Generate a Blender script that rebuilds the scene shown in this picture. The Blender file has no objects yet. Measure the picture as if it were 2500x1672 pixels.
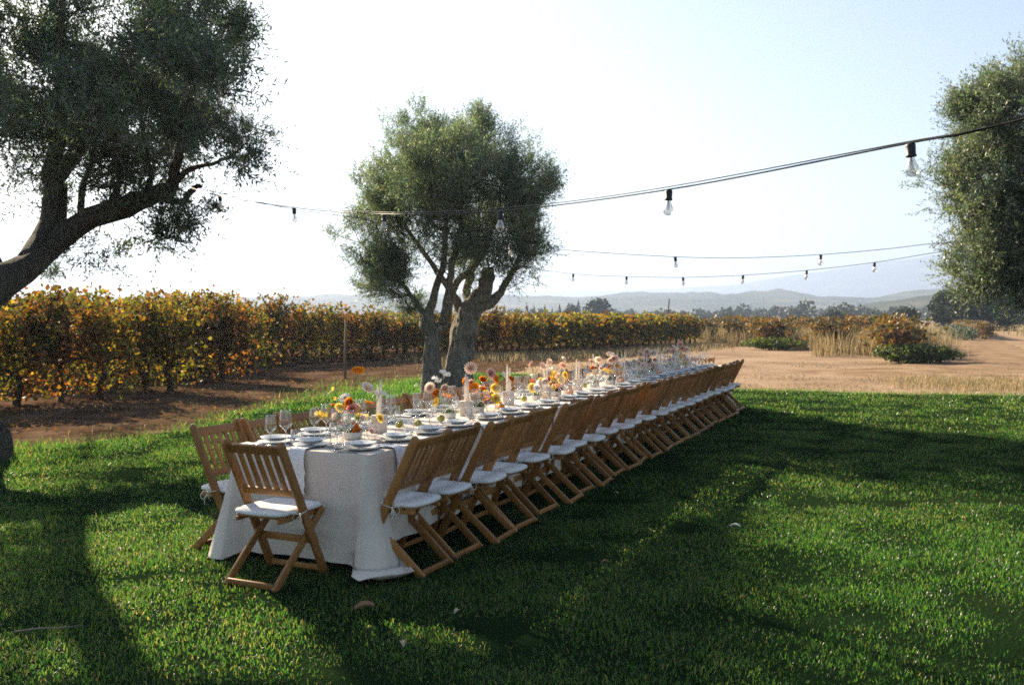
import bpy, math, random
import numpy as np
from mathutils import Vector, Matrix

random.seed(7)
rng = np.random.default_rng(7)
SC = bpy.context.scene
COL = SC.collection
R = math.radians

# ------------------------------------------------------------------ camera, sky, sun, exposure
F_PX, CX, CY, PITCH, EYE = 2281.0, 1250.0, 836.0, 1.53, 1.65
cam_d = bpy.data.cameras.new('camera'); cam = bpy.data.objects.new('camera', cam_d); COL.objects.link(cam)
cam.location = (0, 0, EYE); cam.rotation_euler = (R(90 - PITCH), 0, 0)
cam_d.sensor_width = 36; cam_d.lens = F_PX / 2500 * 36
cam_d.clip_start = 0.05; cam_d.clip_end = 20000
SC.camera = cam

SUN_AZ, SUN_EL = 36.5, 25.8            # degrees to the left of straight ahead, above the horizon
W = bpy.data.worlds.new('World'); SC.world = W; W.use_nodes = True
wn = W.node_tree.nodes; wl = W.node_tree.links
sky = wn.new('ShaderNodeTexSky'); sky.sky_type = 'NISHITA'; sky.sun_disc = False
sky.sun_elevation = R(SUN_EL); sky.sun_rotation = R(-SUN_AZ)
sky.air_density = 1.0; sky.dust_density = .9; sky.ozone_density = 2.5
bgn = wn['Background']; bgn.inputs['Strength'].default_value = 0.05
wl.new(sky.outputs[0], bgn.inputs['Color'])
sd = bpy.data.lights.new('sun', 'SUN'); sd.energy = 5.0; sd.angle = R(0.5); sd.color = (1.0, 0.89, 0.74)
sun = bpy.data.objects.new('sun', sd); COL.objects.link(sun)
SUNV = Vector((-math.sin(R(SUN_AZ)) * math.cos(R(SUN_EL)), math.cos(R(SUN_AZ)) * math.cos(R(SUN_EL)), math.sin(R(SUN_EL))))
sun.rotation_euler = SUNV.to_track_quat('Z', 'Y').to_euler()
sun.location = (-20, 25, 15)
SC.view_settings.view_transform = 'Standard'; SC.view_settings.look = 'None'
SC.view_settings.gamma = 1; SC.view_settings.exposure = 2.0; SC.view_settings.use_curve_mapping = False
SC.view_settings.use_white_balance = True; SC.view_settings.white_balance_temperature = 7650; SC.view_settings.white_balance_tint = 8
cy = SC.cycles
cy.use_denoising = False; cy.use_adaptive_sampling = False; cy.sample_clamp_indirect = 4; cy.sampling_pattern = 'BLUE_NOISE'; cy.filter_width = 1.75; cy.max_bounces = 8; cy.diffuse_bounces = 3; cy.transparent_max_bounces = 32
cy.volume_bounces = 1; cy.caustics_reflective = False; cy.caustics_refractive = False

# ------------------------------------------------------------------ helpers
def img(sx, sy, d):
    """a place d metres ahead of the camera whose direction is photograph pixel (sx, sy)"""
    p = R(PITCH); a = (sx - CX) / F_PX; b = (CY - sy) / F_PX
    y = math.cos(p) + math.sin(p) * b; z = -math.sin(p) + math.cos(p) * b
    return np.array([a / y * d, d, EYE + z / y * d])
def D(x, y, d): return img(x / .9376, y / .9376, d)

ORD = ('first second third fourth fifth sixth seventh eighth ninth tenth eleventh twelfth thirteenth fourteenth fifteenth sixteenth '
       'seventeenth eighteenth nineteenth twentieth').split()
TENS = {20: 'twenty', 30: 'thirty', 40: 'forty', 50: 'fifty'}
def ordinal(n):
    if n <= 20: return ORD[n - 1]
    t, r = n // 10 * 10, n % 10
    return (TENS[t][:-1] + 'ieth') if r == 0 else TENS[t] + '-' + ORD[r - 1]

class MB:
    """collects geometry for one mesh"""
    def __init__(s): s.v = []; s.f = []; s.c = []; s.n = 0; s.mi = []
    def add(s, v, f, col=None, mi=0):
        v = np.asarray(v, float).reshape(-1, 3)
        s.v.append(v)
        for g in (f if isinstance(f, list) else [f]):
            g = np.asarray(g, np.int64)
            if len(g): s.f.append(g + s.n); s.mi.append(np.full(len(g), mi))
        c = np.ones((len(v), 4)); 
        if col is not None: c[:, :3] = col
        s.c.append(c); s.n += len(v)
        return s
    def box(s, c, size, M=None, col=None, taper=None):
        x, y, z = np.asarray(size) / 2
        v = np.array([(-x,-y,-z),(x,-y,-z),(x,y,-z),(-x,y,-z),(-x,-y,z),(x,-y,z),(x,y,z),(-x,y,z)])
        if taper is not None: v[4:, :2] *= taper
        if M is not None: v = v @ np.asarray(M.to_3x3()).T
        return s.add(v + np.asarray(c), BOXF, col)
    def tube(s, pts, rad, n=8, col=None, jit=0., cap=True, seed=0, mi=0):
        pts = np.asarray(pts, float); m = len(pts)
        rad = np.broadcast_to(np.asarray(rad, float), (m,))
        t = np.gradient(pts, axis=0); t /= np.linalg.norm(t, axis=1)[:, None] + 1e-9
        ref = np.array([0., 0, 1]) if abs(t[0, 2]) < .9 else np.array([1., 0, 0])
        rg = np.random.default_rng(seed)
        a = np.linspace(0, 2 * np.pi, n, endpoint=False)
        V = []
        u = np.cross(t[0], ref); u /= np.linalg.norm(u)
        ph = rg.uniform(0, 6.28, 3)
        for i in range(m):
            u = u - t[i] * np.dot(u, t[i]); u /= np.linalg.norm(u) + 1e-9
            w = np.cross(t[i], u)
            rr = rad[i] * (1 + jit * (np.sin(3 * a + ph[0] + i * .4) * .5 + np.sin(5 * a + ph[1] - i * .3) * .35 + rg.normal(0, .3, n)))
            V.append(pts[i] + rr[:, None] * (np.cos(a)[:, None] * u + np.sin(a)[:, None] * w))
        V = np.concatenate(V)
        i0 = (np.arange(m - 1)[:, None] * n + np.arange(n)).ravel(); j = (np.arange(m - 1)[:, None] * n + (np.arange(n) + 1) % n).ravel()
        Q = np.stack([i0, j, j + n, i0 + n], 1)
        fs = [Q]
        if cap:
            V = np.concatenate([V, pts[:1], pts[-1:]]); k = m * n
            r = np.arange(n); r2 = (r + 1) % n
            fs.append(np.concatenate([np.stack([r2, r, np.full(n, k)], 1), np.stack([r + (m-1)*n, r2 + (m-1)*n, np.full(n, k + 1)], 1)]))
        return s.add(V, fs, col, mi)
    def gnarl(s, pts, rad, n=26, amp=.12, seed=0, ridges=5):
        pts = np.asarray(pts, float); m = len(pts); rad = np.asarray(rad, float)
        a = np.linspace(0, 2 * np.pi, n, endpoint=False); V = []
        for i in range(m):
            t = pts[min(i + 1, m - 1)] - pts[max(i - 1, 0)]; t = t / (np.linalg.norm(t) + 1e-9)
            u = np.cross(t, [0, 1., 0]); u /= np.linalg.norm(u) + 1e-9; w = np.cross(t, u); h = i / m
            k = 1 + amp * vnoise(np.cos(a) * 1.4 + seed, np.sin(a) * 1.4 + h * 5, seed) + amp * .5 * np.sin(ridges * a + 3.5 * h + seed) + amp * .35 * np.sin((2 * ridges + 1) * a - 5 * h) + amp * .5 * vnoise(a * 0 + h * 9, a * 0, seed + 2)
            V.append(pts[i] + (rad[i] * k)[:, None] * (np.cos(a)[:, None] * u + np.sin(a)[:, None] * w))
        V = np.concatenate(V + [pts[:1], pts[-1:]])
        i0 = (np.arange(m - 1)[:, None] * n + np.arange(n)).ravel(); j = (np.arange(m - 1)[:, None] * n + (np.arange(n) + 1) % n).ravel(); r = np.arange(n); r2 = (r + 1) % n; k = m * n
        return s.add(V, [np.stack([i0, j, j + n, i0 + n], 1), np.concatenate([np.stack([r2, r, np.full(n, k)], 1), np.stack([r + (m-1)*n, r2 + (m-1)*n, np.full(n, k + 1)], 1)])])
    def lathe(s, prof, n=24, col=None, c=(0,0,0), mi=0):
        prof = np.asarray(prof, float); m = len(prof); a = np.linspace(0, 2*np.pi, n, endpoint=False)
        V = np.stack([prof[:, :1] * np.cos(a), prof[:, :1] * np.sin(a), np.repeat(prof[:, 1:], n, 1)], 2).reshape(-1, 3) + np.asarray(c)
        i0 = (np.arange(m - 1)[:, None] * n + np.arange(n)).ravel(); j = (np.arange(m - 1)[:, None] * n + (np.arange(n) + 1) % n).ravel()
        return s.add(V, np.stack([i0, j, j + n, i0 + n], 1), col, mi)
    def mesh(s, name, mats, smooth=False, col=False):
        me = bpy.data.meshes.new(name)
        V = np.concatenate(s.v); nl = sum(f.size for f in s.f); npoly = sum(len(f) for f in s.f)
        me.vertices.add(len(V)); me.vertices.foreach_set('co', V.ravel().astype(np.float32))
        me.loops.add(nl); me.polygons.add(npoly)
        me.loops.foreach_set('vertex_index', np.concatenate([f.ravel() for f in s.f]).astype(np.int32))
        cnt = np.concatenate([np.full(len(f), f.shape[1]) for f in s.f])
        st = np.concatenate([[0], np.cumsum(cnt)[:-1]])
        me.polygons.foreach_set('loop_start', st.astype(np.int32))
        me.polygons.foreach_set('loop_total', cnt.astype(np.int32))
        for m_ in (mats if isinstance(mats, (list, tuple)) else [mats]): me.materials.append(m_)
        me.polygons.foreach_set('material_index', np.concatenate(s.mi).astype(np.int32))
        if smooth: me.polygons.foreach_set('use_smooth', np.ones(npoly, bool))
        me.update(calc_edges=True); me.validate()
        if col:
            ca = me.color_attributes.new('Col', 'FLOAT_COLOR', 'POINT')
            ca.data.foreach_set('color', np.concatenate(s.c).ravel().astype(np.float32))
        return me
BOXF = np.array([(0,3,2,1),(4,5,6,7),(0,1,5,4),(1,2,6,5),(2,3,7,6),(3,0,4,7)])

def ob(name, data, parent=None, label=None, cat=None, group=None, kind=None, loc=None, rot=None, bevel=0):
    o = bpy.data.objects.new(name, data); COL.objects.link(o)
    if parent is not None: o.parent = parent
    if label: o['label'] = label
    if cat: o['category'] = cat
    if group: o['group'] = group
    if kind: o['kind'] = kind
    if loc is not None: o.location = loc
    if rot is not None: o.rotation_euler = rot
    if bevel:
        b = o.modifiers.new('bevel', 'BEVEL'); b.width = bevel; b.segments = 2; b.limit_method = 'ANGLE'
    return o
def thing(name, label, cat, loc=(0,0,0), rz=0, group=None): return ob(name, None, None, label, cat, group, None, loc, (0, 0, rz))
def dup(o, loc=None, rot=None, label=None, group=None, parent=None):
    c = o.copy(); COL.objects.link(c)
    if parent is not None: c.parent = parent
    if loc is not None: c.location = loc
    if rot is not None: c.rotation_euler = rot
    if label: c['label'] = label
    if group: c['group'] = group
    for ch in [k for k in ALLCH.get(o.name, [])]:
        dup(ch, parent=c)
    return c
ALLCH = {}
def index_children():
    ALLCH.clear()
    for o in bpy.data.objects:
        if o.parent: ALLCH.setdefault(o.parent.name, []).append(o)

def nrm(a): return a / (np.linalg.norm(a, axis=-1, keepdims=True) + 1e-9)
def smooth_path(P, n):
    P = np.asarray(P, float); t = np.linspace(0, 1, len(P)); s = np.linspace(0, 1, n)
    # Catmull-Rom
    out = []
    for q in s:
        k = min(int(q * (len(P) - 1)), len(P) - 2); f = q * (len(P) - 1) - k
        p0, p1, p2, p3 = P[max(k-1, 0)], P[k], P[k+1], P[min(k+2, len(P)-1)]
        out.append(.5 * ((2*p1) + (-p0+p2)*f + (2*p0-5*p1+4*p2-p3)*f*f + (-p0+3*p1-3*p2+p3)*f**3))
    return np.array(out)
def sstep(e0, e1, x):
    t = np.clip((np.asarray(x, float) - e0) / (e1 - e0), 0, 1); return t * t * (3 - 2 * t)
def vnoise(x, y, seed=0, oct=3):
    """smooth value noise in about [-1, 1]"""
    out = 0; amp = 1; tot = 0
    for o in range(oct):
        xi = np.floor(x).astype(int); yi = np.floor(y).astype(int); fx = x - xi; fy = y - yi
        fx = fx*fx*(3-2*fx); fy = fy*fy*(3-2*fy)
        def h(a, b):
            n = np.sin(a * 127.1 + b * 311.7 + (seed + o) * 74.7) * 43758.5453
            return (n - np.floor(n)) * 2 - 1
        out = out + amp * ((h(xi, yi)*(1-fx) + h(xi+1, yi)*fx)*(1-fy) + (h(xi, yi+1)*(1-fx) + h(xi+1, yi+1)*fx)*fy)
        tot += amp; amp *= .5; x = x * 2.03; y = y * 2.03
    return out / tot * 1.6

# ------------------------------------------------------------------ materials
def newmat(name):
    m = bpy.data.materials.new(name); m.use_nodes = True
    nt = m.node_tree; nt.nodes.clear()
    return m, nt, nt.nodes.new('ShaderNodeOutputMaterial')
def ramp(nt, stops, fac):
    r = nt.nodes.new('ShaderNodeValToRGB'); e = r.color_ramp.elements
    while len(e) < len(stops): e.new(.5)
    for i, (p, c) in enumerate(stops): e[i].position = p; e[i].color = (*c, 1)
    nt.links.new(fac, r.inputs[0]); return r.outputs[0]
def noise(nt, scale, detail=4, coord='Object', rough=.55, stretch=None):
    tc = nt.nodes.new('ShaderNodeTexCoord'); n = nt.nodes.new('ShaderNodeTexNoise')
    n.inputs['Scale'].default_value = scale; n.inputs['Detail'].default_value = detail; n.inputs['Roughness'].default_value = rough
    src = tc.outputs[coord]
    if stretch:
        mp = nt.nodes.new('ShaderNodeMapping'); mp.inputs['Scale'].default_value = stretch
        nt.links.new(src, mp.inputs[0]); src = mp.outputs[0]
    nt.links.new(src, n.inputs['Vector']); return n.outputs['Fac']
def mixc(nt, a, b, fac, mode='MIX'):
    m = nt.nodes.new('ShaderNodeMixRGB'); m.blend_type = mode
    for i, x in ((0, fac), (1, a), (2, b)):
        if hasattr(x, 'links'): nt.links.new(x, m.inputs[i])
        elif i == 0: m.inputs[0].default_value = x
        else: m.inputs[i].default_value = (*x, 1)
    return m.outputs[0]
def bump(nt, h, strength=.5, dist=.01):
    b = nt.nodes.new('ShaderNodeBump'); b.inputs['Strength'].default_value = strength; b.inputs['Distance'].default_value = dist
    nt.links.new(h, b.inputs['Height']); return b.outputs[0]
def solid(name, stops, scale=8, rough=.6, bs=.3, bd=.004, detail=4, stretch=None, spec=.4, metal=0, sheen=0, bscale=None):
    m, nt, out = newmat(name); p = nt.nodes.new('ShaderNodeBsdfPrincipled')
    f = noise(nt, scale, detail, stretch=stretch)
    nt.links.new(ramp(nt, stops, f), p.inputs['Base Color'])
    p.inputs['Roughness'].default_value = rough; p.inputs['Specular IOR Level'].default_value = spec; p.inputs['Metallic'].default_value = metal
    if bs:
        h = noise(nt, bscale, 3, stretch=stretch) if bscale else f
        nt.links.new(bump(nt, h, bs, bd), p.inputs['Normal'])
    nt.links.new(p.outputs[0], out.inputs[0]); return m
def leafmat(name, trans=.4, gloss=.06, rough=.45, back=None, hue=None):
    """thin leaf: reflects, lets light through, a little sheen; colour per leaf from the attribute"""
    m, nt, out = newmat(name); N = nt.nodes; L = nt.links
    at = N.new('ShaderNodeAttribute'); at.attribute_name = 'Col'
    col = at.outputs['Color']
    if back is not None:
        ge = N.new('ShaderNodeNewGeometry'); col = mixc(nt, col, back, ge.outputs['Backfacing'])
    df = N.new('ShaderNodeBsdfDiffuse'); tr = N.new('ShaderNodeBsdfTranslucent'); gl = N.new('ShaderNodeBsdfGlossy')
    L.new(col, df.inputs[0])
    tcol = mixc(nt, at.outputs['Color'], hue, 1.0, 'MULTIPLY') if hue else at.outputs['Color']
    L.new(tcol, tr.inputs[0])
    gl.inputs['Roughness'].default_value = rough
    a = N.new('ShaderNodeMixShader'); a.inputs[0].default_value = trans; L.new(df.outputs[0], a.inputs[1]); L.new(tr.outputs[0], a.inputs[2])
    b = N.new('ShaderNodeMixShader'); b.inputs[0].default_value = gloss; L.new(a.outputs[0], b.inputs[1]); L.new(gl.outputs[0], b.inputs[2])
    L.new(b.outputs[0], out.inputs[0]); return m
def petalmat(name, c1, c2, trans=.5):
    m, nt, out = newmat(name); N = nt.nodes; L = nt.links
    col = ramp(nt, [(.3, c1), (.7, c2)], noise(nt, 40, 2))
    df = N.new('ShaderNodeBsdfDiffuse'); tr = N.new('ShaderNodeBsdfTranslucent'); L.new(col, df.inputs[0]); L.new(col, tr.inputs[0])
    a = N.new('ShaderNodeMixShader'); a.inputs[0].default_value = trans; L.new(df.outputs[0], a.inputs[1]); L.new(tr.outputs[0], a.inputs[2])
    L.new(a.outputs[0], out.inputs[0]); return m
def glassmat(name, tint=(1, 1, 1), edge=1.0, rough=.06, lo=.06, pw_=1.8):
    """thin clear glass: straight through, plus reflection by angle"""
    m, nt, out = newmat(name); N = nt.nodes; L = nt.links
    t = N.new('ShaderNodeBsdfTransparent'); g = N.new('ShaderNodeBsdfGlossy'); g.inputs['Roughness'].default_value = rough
    w = N.new('ShaderNodeLayerWeight'); w.inputs[0].default_value = .5
    t.inputs[0].default_value = (*tint, 1)
    n = noise(nt, 60, 2)
    mp = N.new('ShaderNodeMapRange'); mp.inputs['To Min'].default_value = lo; mp.inputs['To Max'].default_value = .75 * edge
    pw = N.new('ShaderNodeMath'); pw.operation = 'POWER'; pw.inputs[1].default_value = pw_
    L.new(w.outputs['Facing'], pw.inputs[0]); L.new(pw.outputs[0], mp.inputs['Value'])
    L.new(bump(nt, n, .05, .001), g.inputs['Normal'])
    mx = N.new('ShaderNodeMixShader'); L.new(mp.outputs[0], mx.inputs[0]); L.new(t.outputs[0], mx.inputs[1]); L.new(g.outputs[0], mx.inputs[2])
    L.new(mx.outputs[0], out.inputs[0]); return m

def wood_mat(name, a, b):
    m, nt, out = newmat(name); p = nt.nodes.new('ShaderNodeBsdfPrincipled')
    tc = nt.nodes.new('ShaderNodeTexCoord'); oi = nt.nodes.new('ShaderNodeObjectInfo')
    g = noise(nt, 9, 6, stretch=(7, 7, 1.1), rough=.65)
    c = ramp(nt, [(.25, a), (.75, b)], g)
    v = nt.nodes.new('ShaderNodeMapRange'); v.inputs['To Min'].default_value = .72; v.inputs['To Max'].default_value = 1.2
    nt.links.new(oi.outputs['Random'], v.inputs['Value'])
    hs = nt.nodes.new('ShaderNodeHueSaturation'); nt.links.new(c, hs.inputs['Color']); nt.links.new(v.outputs[0], hs.inputs['Value'])
    nt.links.new(hs.outputs[0], p.inputs['Base Color'])
    p.inputs['Roughness'].default_value = .48; p.inputs['Specular IOR Level'].default_value = .45
    nt.links.new(bump(nt, g, .25, .002), p.inputs['Normal']); nt.links.new(p.outputs[0], out.inputs[0]); return m
M_WOOD = wood_mat('oiled_wood', (.20, .078, .020), (.42, .19, .055))
M_CUSH = solid('cushion_cloth', [(.3, (.70, .68, .66)), (.7, (.80, .78, .76))], 14, .9, .25, .002, bscale=160, spec=.15)
M_TIE = solid('cotton_tie', [(.3, (.62, .58, .5)), (.7, (.74, .70, .62))], 60, .9, .2, .001, spec=.1)
M_CLOTH = solid('linen_cloth', [(.3, (.64, .56, .485)), (.7, (.71, .63, .555))], 5, .9, .35, .002, bscale=220, spec=.12)
nt_ = M_CLOTH.node_tree; pb_ = [n for n in nt_.nodes if n.type == 'BSDF_PRINCIPLED'][0]
w1_ = noise(nt_, 4.5, 5, rough=.6, stretch=(1, 1, .45)); b2_ = nt_.nodes.new('ShaderNodeBump'); b2_.inputs['Strength'].default_value = .55; b2_.inputs['Distance'].default_value = .03
nt_.links.new(w1_, b2_.inputs['Height']); nt_.links.new(pb_.inputs['Normal'].links[0].from_socket, b2_.inputs['Normal']); nt_.links.new(b2_.outputs[0], pb_.inputs['Normal'])
M_NAPKIN = solid('napkin_linen', [(.3, (.74, .73, .74)), (.7, (.82, .81, .82))], 9, .9, .3, .002, bscale=240, spec=.1)
M_PLATE = solid('glazed_stoneware', [(.3, (.50, .53, .55)), (.7, (.62, .64, .66))], 20, .25, .05, .001, spec=.5)
M_CERAM = solid('matt_white_ceramic', [(.3, (.72, .68, .63)), (.7, (.80, .77, .72))], 25, .6, .1, .001)
M_GLASS = glassmat('clear_glass', (.993, .994, .993), edge=1.15, lo=.11)
M_STEMG = glassmat('thick_clear_glass', (.99, .99, .99), edge=1.1, rough=.12, lo=.38, pw_=1.3)
M_BULB = glassmat('bulb_glass', (.92, .91, .89), edge=1.1, rough=.28, lo=.26, pw_=1.5)
M_STEEL = solid('brushed_steel', [(.3, (.30, .30, .30)), (.7, (.42, .42, .42))], 30, .3, .05, .001, metal=1)
M_WAX = petalmat('candle_wax', (.86, .78, .70), (.90, .83, .76), .35)
M_TRAV = solid('pale_travertine', [(.3, (.66, .55, .47)), (.7, (.78, .69, .61))], 18, .6, .4, .003, stretch=(1, 1, 6))
M_RUBBER = solid('black_rubber', [(.3, (.010, .010, .010)), (.7, (.022, .02, .02))], 30, .5, .1, .001)
M_FIL = solid('filament', [(.3, (.62, .36, .05)), (.7, (.75, .48, .09))], 30, .4, 0)
M_BRASS = solid('screw_cap', [(.3, (.45, .40, .30)), (.7, (.6, .55, .42))], 30, .35, 0, metal=1)
M_STEM = solid('green_stem', [(.3, (.07, .14, .03)), (.7, (.14, .22, .05))], 20, .6, 0)
M_FRUITG = solid('green_lime_skin', [(.3, (.30, .30, .035)), (.7, (.42, .38, .05))], 26, .4, .4, .002)
M_FRUITO = solid('persimmon_skin', [(.3, (.62, .17, .015)), (.7, (.74, .26, .03))], 12, .35, .1, .001)
def bark_mat(name, k):
    m, nt, out = newmat(name); p = nt.nodes.new('ShaderNodeBsdfPrincipled')
    g = noise(nt, 9, 8, stretch=(3.2, 3.2, .8), rough=.7); g2 = noise(nt, 2.2, 4)
    c = ramp(nt, [(.34, (.05 * k, .043 * k, .034 * k)), (.5, (.17 * k, .152 * k, .126 * k)), (.68, (.34 * k, .31 * k, .265 * k))], g)
    c = mixc(nt, c, (.11, .115, .07), ramp(nt, [(.5, (0, 0, 0)), (.7, (.5, .5, .5))], g2))
    nt.links.new(c, p.inputs['Base Color']); p.inputs['Roughness'].default_value = .95; p.inputs['Specular IOR Level'].default_value = .1
    nt.links.new(bump(nt, g, 1., .09), p.inputs['Normal']); nt.links.new(p.outputs[0], out.inputs[0]); return m
M_BARK = bark_mat('olive_bark', 1.7); M_BARK_SHADED = bark_mat('shaded_olive_bark', .62)  # second is the same bark with the left tree's backlit shade put into its colour
M_VBARK = solid('vine_bark', [(.3, (.035, .024, .017)), (.7, (.10, .07, .05))], 18, .95, .9, .02, stretch=(3, 3, .8), spec=.1)
M_POST = solid('weathered_post', [(.3, (.14, .11, .085)), (.7, (.27, .23, .18))], 14, .9, .4, .005, stretch=(4, 4, .6), spec=.1)
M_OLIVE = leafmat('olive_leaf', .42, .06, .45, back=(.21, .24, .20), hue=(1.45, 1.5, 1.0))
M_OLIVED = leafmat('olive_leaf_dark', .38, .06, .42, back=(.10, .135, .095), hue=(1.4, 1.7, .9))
M_VINE = leafmat('vine_leaf', .45, .04, .5, hue=(1.2, 1.1, .6))
M_GRASS = leafmat('grass_blade', .62, .035, .33, hue=(3.9, 3.65, 2.0))
M_DRY = leafmat('dry_grass_blade', .35, .03, .5)
M_TREE = leafmat('far_leaf', .2, .04, .5)

def lawn_mat():
    m, nt, out = newmat('lawn_turf'); p = nt.nodes.new('ShaderNodeBsdfPrincipled')
    f = noise(nt, .9, 5); g = noise(nt, 60, 4)
    c = ramp(nt, [(.3, (.006, .018, .007)), (.55, (.010, .026, .009)), (.75, (.022, .028, .012))], f)
    c = mixc(nt, c, (.016, .014, .009), ramp(nt, [(.48, (0, 0, 0)), (.7, (.7, .7, .7))], g))
    nt.links.new(c, p.inputs['Base Color']); p.inputs['Roughness'].default_value = 1; p.inputs['Specular IOR Level'].default_value = 0
    nt.links.new(bump(nt, g, .8, .02), p.inputs['Normal']); nt.links.new(p.outputs[0], out.inputs[0]); return m
def dirt_mat():
    m, nt, out = newmat('dry_earth'); p = nt.nodes.new('ShaderNodeBsdfPrincipled')
    f = noise(nt, .35, 6); g = noise(nt, 7, 6, rough=.7); h = noise(nt, .06, 4); k = noise(nt, 45, 3)
    c = ramp(nt, [(.3, (.18, .112, .07)), (.5, (.285, .19, .122)), (.7, (.36, .26, .175))], f)
    c = mixc(nt, c, (.13, .078, .048), ramp(nt, [(.5, (0, 0, 0)), (.68, (.65, .65, .65))], g))
    c = mixc(nt, c, (.30, .22, .11), ramp(nt, [(.5, (0, 0, 0)), (.62, (.6, .6, .6))], h))
    c = mixc(nt, c, (.42, .31, .21), ramp(nt, [(.6, (0, 0, 0)), (.75, (.5, .5, .5))], k))
    nt.links.new(c, p.inputs['Base Color']); p.inputs['Roughness'].default_value = .95; p.inputs['Specular IOR Level'].default_value = .1
    nt.links.new(bump(nt, g, .9, .06), p.inputs['Normal']); nt.links.new(p.outputs[0], out.inputs[0]); return m
M_LAWN, M_DIRT = lawn_mat(), dirt_mat()
M_HILL = solid('wooded_hill', [(.35, (.020, .032, .015)), (.55, (.05, .062, .03)), (.7, (.14, .12, .07))], .012, .95, 0, detail=8, spec=.05)

# ------------------------------------------------------------------ the frame of the long table
TH = math.atan(.432)
U = np.array([math.sin(TH), math.cos(TH), 0]); V = np.array([math.cos(TH), -math.sin(TH), 0])
R0 = np.array([-.915, 6.0, 0]); TL, TW, TZ = 12.15, 1.07, .765
def T(u, v, z=0): return R0 + u * U + v * V + np.array([0, 0, z])
RZ = -TH                                     # local +x = V, local +y = U

# ------------------------------------------------------------------ ground
LAWN = np.array([(-13, 3), (-9.5, 8.5), (-6.4, 11.5), (-4.8, 13.6), (-4.3, 18.2), (-3.1, 22), (-1.6, 27), (.4, 27.4), (2.4, 24.4), (4.2, 21.6), (7.5, 20.6), (10.2, 19.7), (16, 19.3),
                 (22, 16), (22, -12), (-13, -12)], float)
def inpoly(x, y, P):
    r = np.zeros(x.shape, bool); n = len(P)
    for i in range(n):
        x1, y1 = P[i]; x2, y2 = P[(i + 1) % n]
        c = ((y1 > y) != (y2 > y)) & (x < (x2 - x1) * (y - y1) / (y2 - y1 + 1e-12) + x1)
        r ^= c
    return r
# ragged, subdivided outline
pts = []
for i in range(len(LAWN)):
    a, b = LAWN[i], LAWN[(i + 1) % len(LAWN)]; n = max(2, int(np.linalg.norm(b - a) / .25))
    for k in range(n):
        q = a + (b - a) * k / n
        q = q + .34 * np.array([vnoise(q[:1] * 1.3, q[1:] * 1.3, 5)[0], vnoise(q[:1] * 1.3, q[1:] * 1.3, 9)[0]])
        pts.append(q)
LAWNP = np.array(pts)
# the lawn: a sheet cut from a fine grid
mb = MB(); s = .5; gx, gy = np.arange(-14, 23, s), np.arange(-12.5, 29, s)
def grid_sheet(mb, gx, gy, zf, keep=None):
    X, Y = np.meshgrid(gx, gy); Z = zf(X, Y); n = len(gx)
    v = np.stack([X, Y, Z], 2).reshape(-1, 3)
    i = (np.arange(len(gy) - 1)[:, None] * n + np.arange(n - 1))
    q = np.stack([i, i + 1, i + 1 + n, i + n], 2).reshape(-1, 4)
    if keep is not None:
        c = v[q].mean(1); q = q[keep(c[:, 0], c[:, 1])]
    mb.add(v, q)
import bmesh
bm = bmesh.new()
bm.faces.new([bm.verts.new((x, y, .006)) for x, y in LAWNP])
bmesh.ops.triangulate(bm, faces=bm.faces[:])
me = bpy.data.meshes.new('lawn'); bm.to_mesh(me); bm.free(); me.materials.append(M_LAWN)
if me.polygons[0].normal.z < 0: me.flip_normals()
ob('lawn', me, kind='structure')
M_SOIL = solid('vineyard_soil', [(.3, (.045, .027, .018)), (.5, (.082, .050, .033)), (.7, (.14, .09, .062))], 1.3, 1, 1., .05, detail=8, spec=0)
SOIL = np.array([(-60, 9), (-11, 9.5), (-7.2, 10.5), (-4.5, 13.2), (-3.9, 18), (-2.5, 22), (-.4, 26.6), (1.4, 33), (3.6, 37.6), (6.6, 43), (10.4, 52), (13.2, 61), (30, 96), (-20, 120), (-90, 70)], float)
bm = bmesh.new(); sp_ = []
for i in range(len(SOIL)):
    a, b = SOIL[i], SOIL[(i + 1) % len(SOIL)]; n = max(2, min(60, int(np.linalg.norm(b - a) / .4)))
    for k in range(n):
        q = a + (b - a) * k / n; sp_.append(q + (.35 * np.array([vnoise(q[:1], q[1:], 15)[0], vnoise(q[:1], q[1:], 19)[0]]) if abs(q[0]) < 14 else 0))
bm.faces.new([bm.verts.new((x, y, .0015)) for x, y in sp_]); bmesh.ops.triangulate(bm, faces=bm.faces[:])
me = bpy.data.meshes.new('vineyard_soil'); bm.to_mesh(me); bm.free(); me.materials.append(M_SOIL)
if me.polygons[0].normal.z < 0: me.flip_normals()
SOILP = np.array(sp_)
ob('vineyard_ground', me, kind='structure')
mb = MB()
gx = np.concatenate([np.linspace(-6000, -120, 14), np.linspace(-100, 100, 161), np.linspace(120, 6000, 14)])
gy = np.concatenate([np.linspace(-300, -20, 6), np.linspace(-10, 130, 113), np.linspace(150, 6000, 20)])
def gz(X, Y):
    w = sstep(6, 16, np.hypot(X - 0, Y - 12) - 14) * (1 - sstep(60, 100, Y))
    return w * .05 * vnoise(X * .5, Y * .5, 3) 
grid_sheet(mb, gx, gy, lambda X, Y: np.where(inpoly(X, Y, LAWN) | inpoly(X, Y, SOIL), -.006, np.clip(gz(X, Y), -.02, -.006)))
ob('ground', mb.mesh('ground', M_DIRT, True), kind='structure')

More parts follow.
